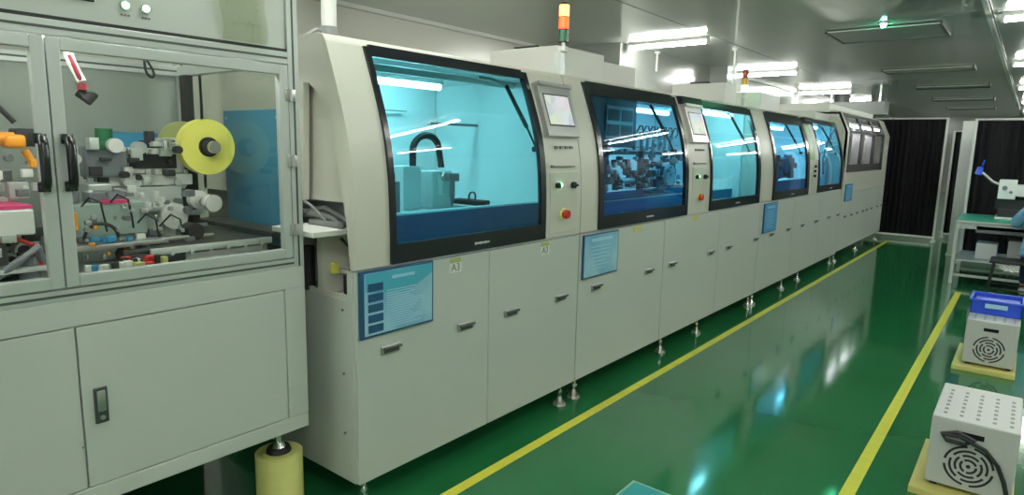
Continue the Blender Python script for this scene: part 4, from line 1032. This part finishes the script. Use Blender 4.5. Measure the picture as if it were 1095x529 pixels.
# blue tray
def tray():
    mb = MB(); x0, x1, y0, y1, z0 = -0.25, 0.07, 6.05, 6.38, 0.387; h = 0.115; t_ = 0.008
    mb.box(x0+0.015, x1-0.015, y0+0.015, y1-0.015, z0, z0+t_)
    mb.box(x0, x1, y0, y0+t_, z0, z0+h, 0.002); mb.box(x0, x1, y1-t_, y1, z0, z0+h, 0.002); mb.box(x0, x0+t_, y0, y1, z0, z0+h, 0.002); mb.box(x1-t_, x1, y0, y1, z0, z0+h, 0.002)
    mb.box(x0-0.012, x1+0.012, y0-0.012, y0+0.002, z0+h-0.018, z0+h, 0.003); mb.box(x0-0.012, x1+0.012, y1-0.002, y1+0.012, z0+h-0.018, z0+h, 0.003)
    mb.box(x0-0.012, x0+0.002, y0, y1, z0+h-0.018, z0+h, 0.003); mb.box(x1-0.002, x1+0.012, y0, y1, z0+h-0.018, z0+h, 0.003)
    return mb
t = thing('parts_tray', 'blue plastic tray lying on top of the farther blower box', 'tray', (-0.09, 6.2, 0.387))
tray().build('shell', 'blue_plastic', t)
m = MB(); m.box(-0.235, 0.055, 6.07, 6.36, 0.40, 0.475, 0.01); m.build('folded_film', 'blue_plastic', t)
m = MB(); m.box(-0.16, -0.02, 6.034, 6.0385, 0.44, 0.475, 0.003); m.build('label_holder', 'poster_light', t)

# ------------------------------------------------------------ work table with equipment
t = thing('work_table', 'work table with green top and steel frame in front of the right curtain', 'table', (0.1, 10.1, 0))
MB().box(-0.66, 1.2, 9.62, 10.75, 0.775, 0.80, 0.004).build('tabletop', 'trim', t)
MB().box(-0.66, 1.2, 9.62, 10.75, 0.80, 0.806, 0.002).build('bench_mat', 'esd_mat', t)
for (x, y) in ((-0.64, 9.64), (-0.64, 10.70), (1.17, 9.64), (1.17, 10.70)):
    MB().box(x-0.02, x+0.02, y-0.0, y+0.04, 0.0, 0.775, 0.003).build('leg', 'alu', t)
m = MB(); m.box(-0.62, 1.15, 9.66, 9.68, 0.70, 0.775); m.box(-0.62, 1.15, 10.70, 10.72, 0.25, 0.29); m.box(-0.65, -0.63, 9.68, 10.70, 0.25, 0.29); m.box(-0.65, -0.63, 9.68, 10.70, 0.70, 0.775); m.box(-0.62, 1.15, 9.65, 9.67, 0.10, 0.13); m.build('frame_rail', 'alu', t)
MB().box(-0.62, 1.15, 9.69, 10.69, 0.29, 0.305, 0.002).build('lower_shelf', 'trim', t)
MB().box(-0.45, 0.6, 9.66, 10.3, 0.66, 0.745, 0.004).build('drawer_box', 'mid_grey', t)
for (x, y, z, w, d, h, mt, lb, nm) in ((-0.44, 9.95, 0.307, 0.22, 0.3, 0.2, 'white_plastic', 'white carton on the left of the table shelf', 'carton'),
        (-0.12, 9.9, 0.307, 0.16, 0.3, 0.26, 'heater', 'pale grey parts box in the middle of the table shelf', 'parts_box'),
        (0.15, 9.9, 0.307, 0.2, 0.3, 0.17, 'mid_grey', 'dark grey box on the right of the table shelf', 'parts_box')):
    o = MB().box(x, x+w, y, y+d, z, z+h, 0.01).build(nm, mt); tag(recenter(o), lb, 'box')
# white instrument with blue-tipped arm
t = thing('desk_instrument', 'white bench instrument with stepped black base on the green table', 'instrument', (0.0, 10.2, 0.806))
m = MB(); m.box(-0.30, 0.55, 10.15, 10.5, 1.10, 1.24, 0.008); m.box(-0.30, -0.12, 10.12, 10.4, 1.06, 1.30, 0.01); m.build('head', 'white_plastic', t)
m = MB(); m.box(-0.28, 0.2, 10.15, 10.55, 0.835, 0.93, 0.006); m.box(-0.32, 0.1, 10.2, 10.55, 0.93, 1.06, 0.006); m.build('base', 'black_matt', t)
m = MB(); m.box(0.12, 0.19, 10.2, 10.5, 0.806, 1.1, 0.005); m.box(-0.30, 0.55, 10.12, 10.56, 0.806, 0.835, 0.006); m.build('column', 'white_plastic', t)
m = MB(); m.cyl((-0.235, 10.119, 1.20), (-0.235, 10.11, 1.20), 0.028, n=18); m.cyl((-0.17, 10.119, 1.15), (-0.17, 10.11, 1.15), 0.018, n=18); m.build('dials', 'inner_dark', t)
m = MB(); m.tube([(-0.30, 10.2, 1.24), (-0.37, 10.2, 1.27), (-0.44, 10.2, 1.34), (-0.49, 10.2, 1.38)], 0.016); m.build('arm', 'steel', t)
m = MB(); m.cyl((-0.53, 10.2, 1.355), (-0.51, 10.2, 1.45), 0.042, 0.03, n=18); m.cyl((-0.50, 10.2, 1.46), (-0.48, 10.2, 1.54), 0.01, n=10); m.build('nozzle_tip', 'blue_plastic', t, label='blue tip of the arm')

# ------------------------------------------------------------ teal sheet on the floor at the bottom edge
t = thing('floor_sheet', 'teal sheet with pale edge lying on the aisle floor at the bottom', 'sheet', (-1.25, 2.4, 0))
c0 = Vector((-1.332, 2.645, 0)); ua = Vector((0.975, -0.02, 0)).normalized()*0.45; ub = Vector((-0.0, -1, 0))*0.35
m = MB()
def slab_pts(o_, a, b, z0, z1, m):
    lo = [o_, o_+a, o_+a+b, o_+b]; v = [m.bm.verts.new((p.x, p.y, z0)) for p in lo]+[m.bm.verts.new((p.x, p.y, z1)) for p in lo]
    for f in ((0, 1, 2, 3), (4, 5, 6, 7), (0, 1, 5, 4), (1, 2, 6, 5), (2, 3, 7, 6), (3, 0, 4, 7)): m.bm.faces.new([v[i] for i in f])
slab_pts(c0, ua, ub, 0.001, 0.006, m); m.build('edge', mat('pale green edge', (0.25, 0.5, 0.38), 0.4), t)
m = MB(); slab_pts(c0+ua*0.03+ub*0.04, ua*0.94, ub*0.92, 0.006, 0.008, m); m.build('face', mat('teal face', (0.03, 0.30, 0.30), 0.3), t)

# ------------------------------------------------------------ stool and seated person
sx, sy = 0.12, 9.0
t = thing('stool', 'black stool carrying the worker in the blue smock', 'stool', (sx, sy, 0))
MB().box(sx-0.37, sx+0.22, sy-0.2, sy+0.2, 0.42, 0.45, 0.008).build('seat', 'black_matt', t)
for (a, b) in ((-1, -1), (1, -1), (-1, 1), (1, 1)):
    MB().tube([(sx-0.08+a*0.25, sy+b*0.16, 0.42), (sx-0.08+a*0.29, sy+b*0.20, 0.0)], 0.014).build('leg', 'black_matt', t)
for q in (-0.19, 0.19): MB().tube([(sx-0.36, sy+q, 0.14), (sx+0.20, sy+q, 0.14)], 0.010).build('stretcher', 'black_matt', t)

def skin_body(name, V, Ed, R, m, parent, lvl=2):
    me = bpy.data.meshes.new(name); me.from_pydata([Vector(v)-origin(parent) for v in V], Ed, []); me.update()
    o = bpy.data.objects.new(name, me); COL.objects.link(o); o.parent = parent
    md = o.modifiers.new('Skin', 'SKIN')
    sv = me.skin_vertices[0].data if me.skin_vertices else None
    if sv is None:
        bpy.context.view_layer.objects.active = o; bpy.context.view_layer.update(); sv = me.skin_vertices[0].data
    for i, q in enumerate(R): sv[i].radius = q if isinstance(q, tuple) else (q, q)
    sv[0].use_root = True
    sb = o.modifiers.new('Sub', 'SUBSURF'); sb.levels = lvl; sb.render_levels = lvl
    bpy.context.view_layer.update()
    me2 = bpy.data.meshes.new_from_object(o.evaluated_get(bpy.context.evaluated_depsgraph_get()))
    o.modifiers.clear(); o.data = me2; me2.materials.clear(); me2.materials.append(M[m])
    for p in me2.polygons: p.use_smooth = True
    return o
pn = thing('person', 'person in light blue smock seated at the green table, back to the aisle', 'person', (sx+0.1, sy, 0))
bx = sx+0.08
# body (skin), facing +Y, arms reaching onto the table
V = [(bx, sy-0.02, 0.58), (bx, sy, 0.70), (bx, sy+0.03, 0.88), (bx, sy+0.06, 1.01), (bx, sy+0.09, 1.08), (bx, sy+0.12, 1.15), (bx, sy+0.14, 1.21),      # 0-6 spine/neck/head
     (bx-0.16, sy+0.07, 0.99), (bx-0.26, sy+0.22, 0.84), (bx-0.20, sy+0.52, 0.86), (bx+0.16, sy+0.07, 0.99), (bx+0.26, sy+0.22, 0.84), (bx+0.20, sy+0.52, 0.86),   # arms 7-12
     (bx-0.10, sy+0.05, 0.53), (bx-0.12, sy+0.42, 0.52), (bx-0.12, sy+0.42, 0.10), (bx+0.10, sy+0.05, 0.53), (bx+0.12, sy+0.42, 0.52), (bx+0.12, sy+0.42, 0.10),
     (bx-0.12, sy+0.56, 0.04), (bx+0.12, sy+0.56, 0.04), (bx-0.19, sy+0.60, 0.865), (bx+0.19, sy+0.60, 0.865)]
Ed = [(0, 1), (1, 2), (2, 3), (3, 4), (4, 5), (5, 6), (3, 7), (7, 8), (8, 9), (3, 10), (10, 11), (11, 12), (0, 13), (13, 14), (14, 15), (0, 16), (16, 17), (17, 18), (15, 19), (18, 20), (9, 21), (12, 22)]
R = [(0.13, 0.09), (0.13, 0.09), (0.14, 0.10), (0.13, 0.085), 0.058, 0.054, 0.05, 0.06, 0.045, 0.03, 0.06, 0.045, 0.03, 0.085, 0.06, 0.04, 0.085, 0.06, 0.04, 0.03, 0.03, 0.026, 0.026]
skin_body('body', V, Ed, R, 'skin', pn)
# head shape
def ellipsoid(c, r, n=20):
    mb = MB(); mb.round = True; bmesh.ops.create_uvsphere(mb.bm, u_segments=n, v_segments=n//2+4, radius=1)
    for v in mb.bm.verts: v.co = Vector((c[0]+v.co.x*r[0], c[1]+v.co.y*r[1], c[2]+v.co.z*r[2]))
    return mb
hc = (bx, sy+0.17, 1.26)
m = ellipsoid(hc, (0.075, 0.095, 0.115)); m.cyl((bx, sy+0.262, 1.26), (bx, sy+0.285, 1.235), 0.008, 0.014, n=10)
for q in (-1, 1): m.cyl((bx+q*0.07, sy+0.165, 1.255), (bx+q*0.086, sy+0.16, 1.258), 0.028, 0.022, n=12)
m.build('head', 'skin', pn)
m = MB()
for s in (-1, 1): m.cyl((bx+s*0.028, sy+0.256, 1.275), (bx+s*0.028, sy+0.262, 1.275), 0.008, n=10)
m.cyl((bx-0.02, sy+0.248, 1.20), (bx+0.02, sy+0.248, 1.20), 0.005, n=8); m.build('face_features', 'black_matt', pn)
m = ellipsoid((bx, sy+0.150, 1.30), (0.086, 0.102, 0.098)); m.build('cap', 'smock', pn)
# smock as outer layer
Vs = [(bx, sy-0.03, 0.47), (bx, sy-0.02, 0.56), (bx, sy, 0.72), (bx, sy+0.03, 0.89), (bx, sy+0.06, 1.00), (bx, sy+0.085, 1.07),
      (bx-0.17, sy+0.07, 0.99), (bx-0.27, sy+0.22, 0.84), (bx-0.20, sy+0.50, 0.86), (bx+0.17, sy+0.07, 0.99), (bx+0.27, sy+0.22, 0.84), (bx+0.20, sy+0.50, 0.86)]
Es = [(0, 1), (1, 2), (2, 3), (3, 4), (4, 5), (4, 6), (6, 7), (7, 8), (4, 9), (9, 10), (10, 11)]
Rs = [(0.23, 0.15), (0.225, 0.155), (0.195, 0.14), (0.185, 0.135), (0.175, 0.12), 0.075, 0.085, 0.07, 0.05, 0.085, 0.07, 0.05]
skin_body('smock', Vs, Es, Rs, 'smock', pn)
# trousers
Vt = [(bx, sy+0.0, 0.54), (bx-0.10, sy+0.06, 0.54), (bx-0.12, sy+0.42, 0.53), (bx-0.12, sy+0.42, 0.12), (bx+0.10, sy+0.06, 0.54), (bx+0.12, sy+0.42, 0.53), (bx+0.12, sy+0.42, 0.12)]
skin_body('trousers', Vt, [(0, 1), (1, 2), (2, 3), (0, 4), (4, 5), (5, 6)], [0.09, 0.095, 0.075, 0.055, 0.095, 0.075, 0.055], 'trousers', pn)
for s in (-1, 1):   # hands with fingers
    hx = bx+s*0.19; hy = sy+0.60; hz = 0.855
    Vh = [(hx, hy, hz), (hx, hy+0.045, hz-0.004)]; Eh = [(0, 1)]; Rh = [0.024, (0.03, 0.016)]
    for q, L in enumerate((0.062, 0.072, 0.068, 0.055)):
        ox = -0.027+q*0.018; i = len(Vh)
        Vh += [(hx+ox, hy+0.075, hz-0.004), (hx+ox*1.05, hy+0.075+L*0.55, hz-0.010), (hx+ox*1.05, hy+0.075+L*0.95, hz-0.028)]; Eh += [(1, i), (i, i+1), (i+1, i+2)]; Rh += [0.0085, 0.008, 0.007]
    i = len(Vh); Vh += [(hx-s*0.035, hy+0.03, hz-0.006), (hx-s*0.055, hy+0.065, hz-0.014)]; Eh += [(0, i), (i, i+1)]; Rh += [0.011, 0.009]
    skin_body('hand', Vh, Eh, Rh, 'skin', pn, 1)
for s in (-1, 1):
    m = ellipsoid((bx+s*0.12, sy+0.47, 0.045), (0.048, 0.13, 0.045)); m.build('shoe', 'white_plastic', pn)

# ------------------------------------------------------------ world, camera, view
w = bpy.data.worlds.new('World'); SC.world = w; w.use_nodes = True
w.node_tree.nodes['Background'].inputs['Color'].default_value = (0.75, 0.85, 0.8, 1)
w.node_tree.nodes['Background'].inputs['Strength'].default_value = 0.05

cam = bpy.data.cameras.new('Camera'); co = bpy.data.objects.new('Camera', cam); COL.objects.link(co); SC.camera = co
F = 685.0; W_ = 1095.0
cam.sensor_fit = 'HORIZONTAL'; cam.sensor_width = 36.0; cam.lens = 36.0*F/W_
cam.clip_start = 0.05; cam.clip_end = 100
# world axes expressed in (right, down, forward) camera axes, from the vanishing points
X = Vector((0.77811688, 0.11540809, -0.61742618)); Y = Vector((0.62776121, -0.10968946, 0.77063876)); Z = Vector((0.02121281, -0.98724323, -0.15779994))
right = Vector((X[0], Y[0], Z[0])); down = Vector((X[1], Y[1], Z[1])); fwd = Vector((X[2], Y[2], Z[2]))
R3 = Matrix((right, -down, -fwd)).transposed()
co.matrix_world = Matrix.Translation((0, 0, 1.6)) @ R3.to_4x4()

SC.view_settings.view_transform = 'Standard'; SC.view_settings.look = 'None'; SC.view_settings.gamma = 1.0
SC.view_settings.use_curve_mapping = False
SC.view_settings.exposure = 1.12
SC.cycles.max_bounces = 10; SC.cycles.transparent_max_bounces = 16; SC.cycles.diffuse_bounces = 4; SC.cycles.glossy_bounces = 5
SC.cycles.sample_clamp_indirect = 6.0
SC.cycles.use_denoising = True
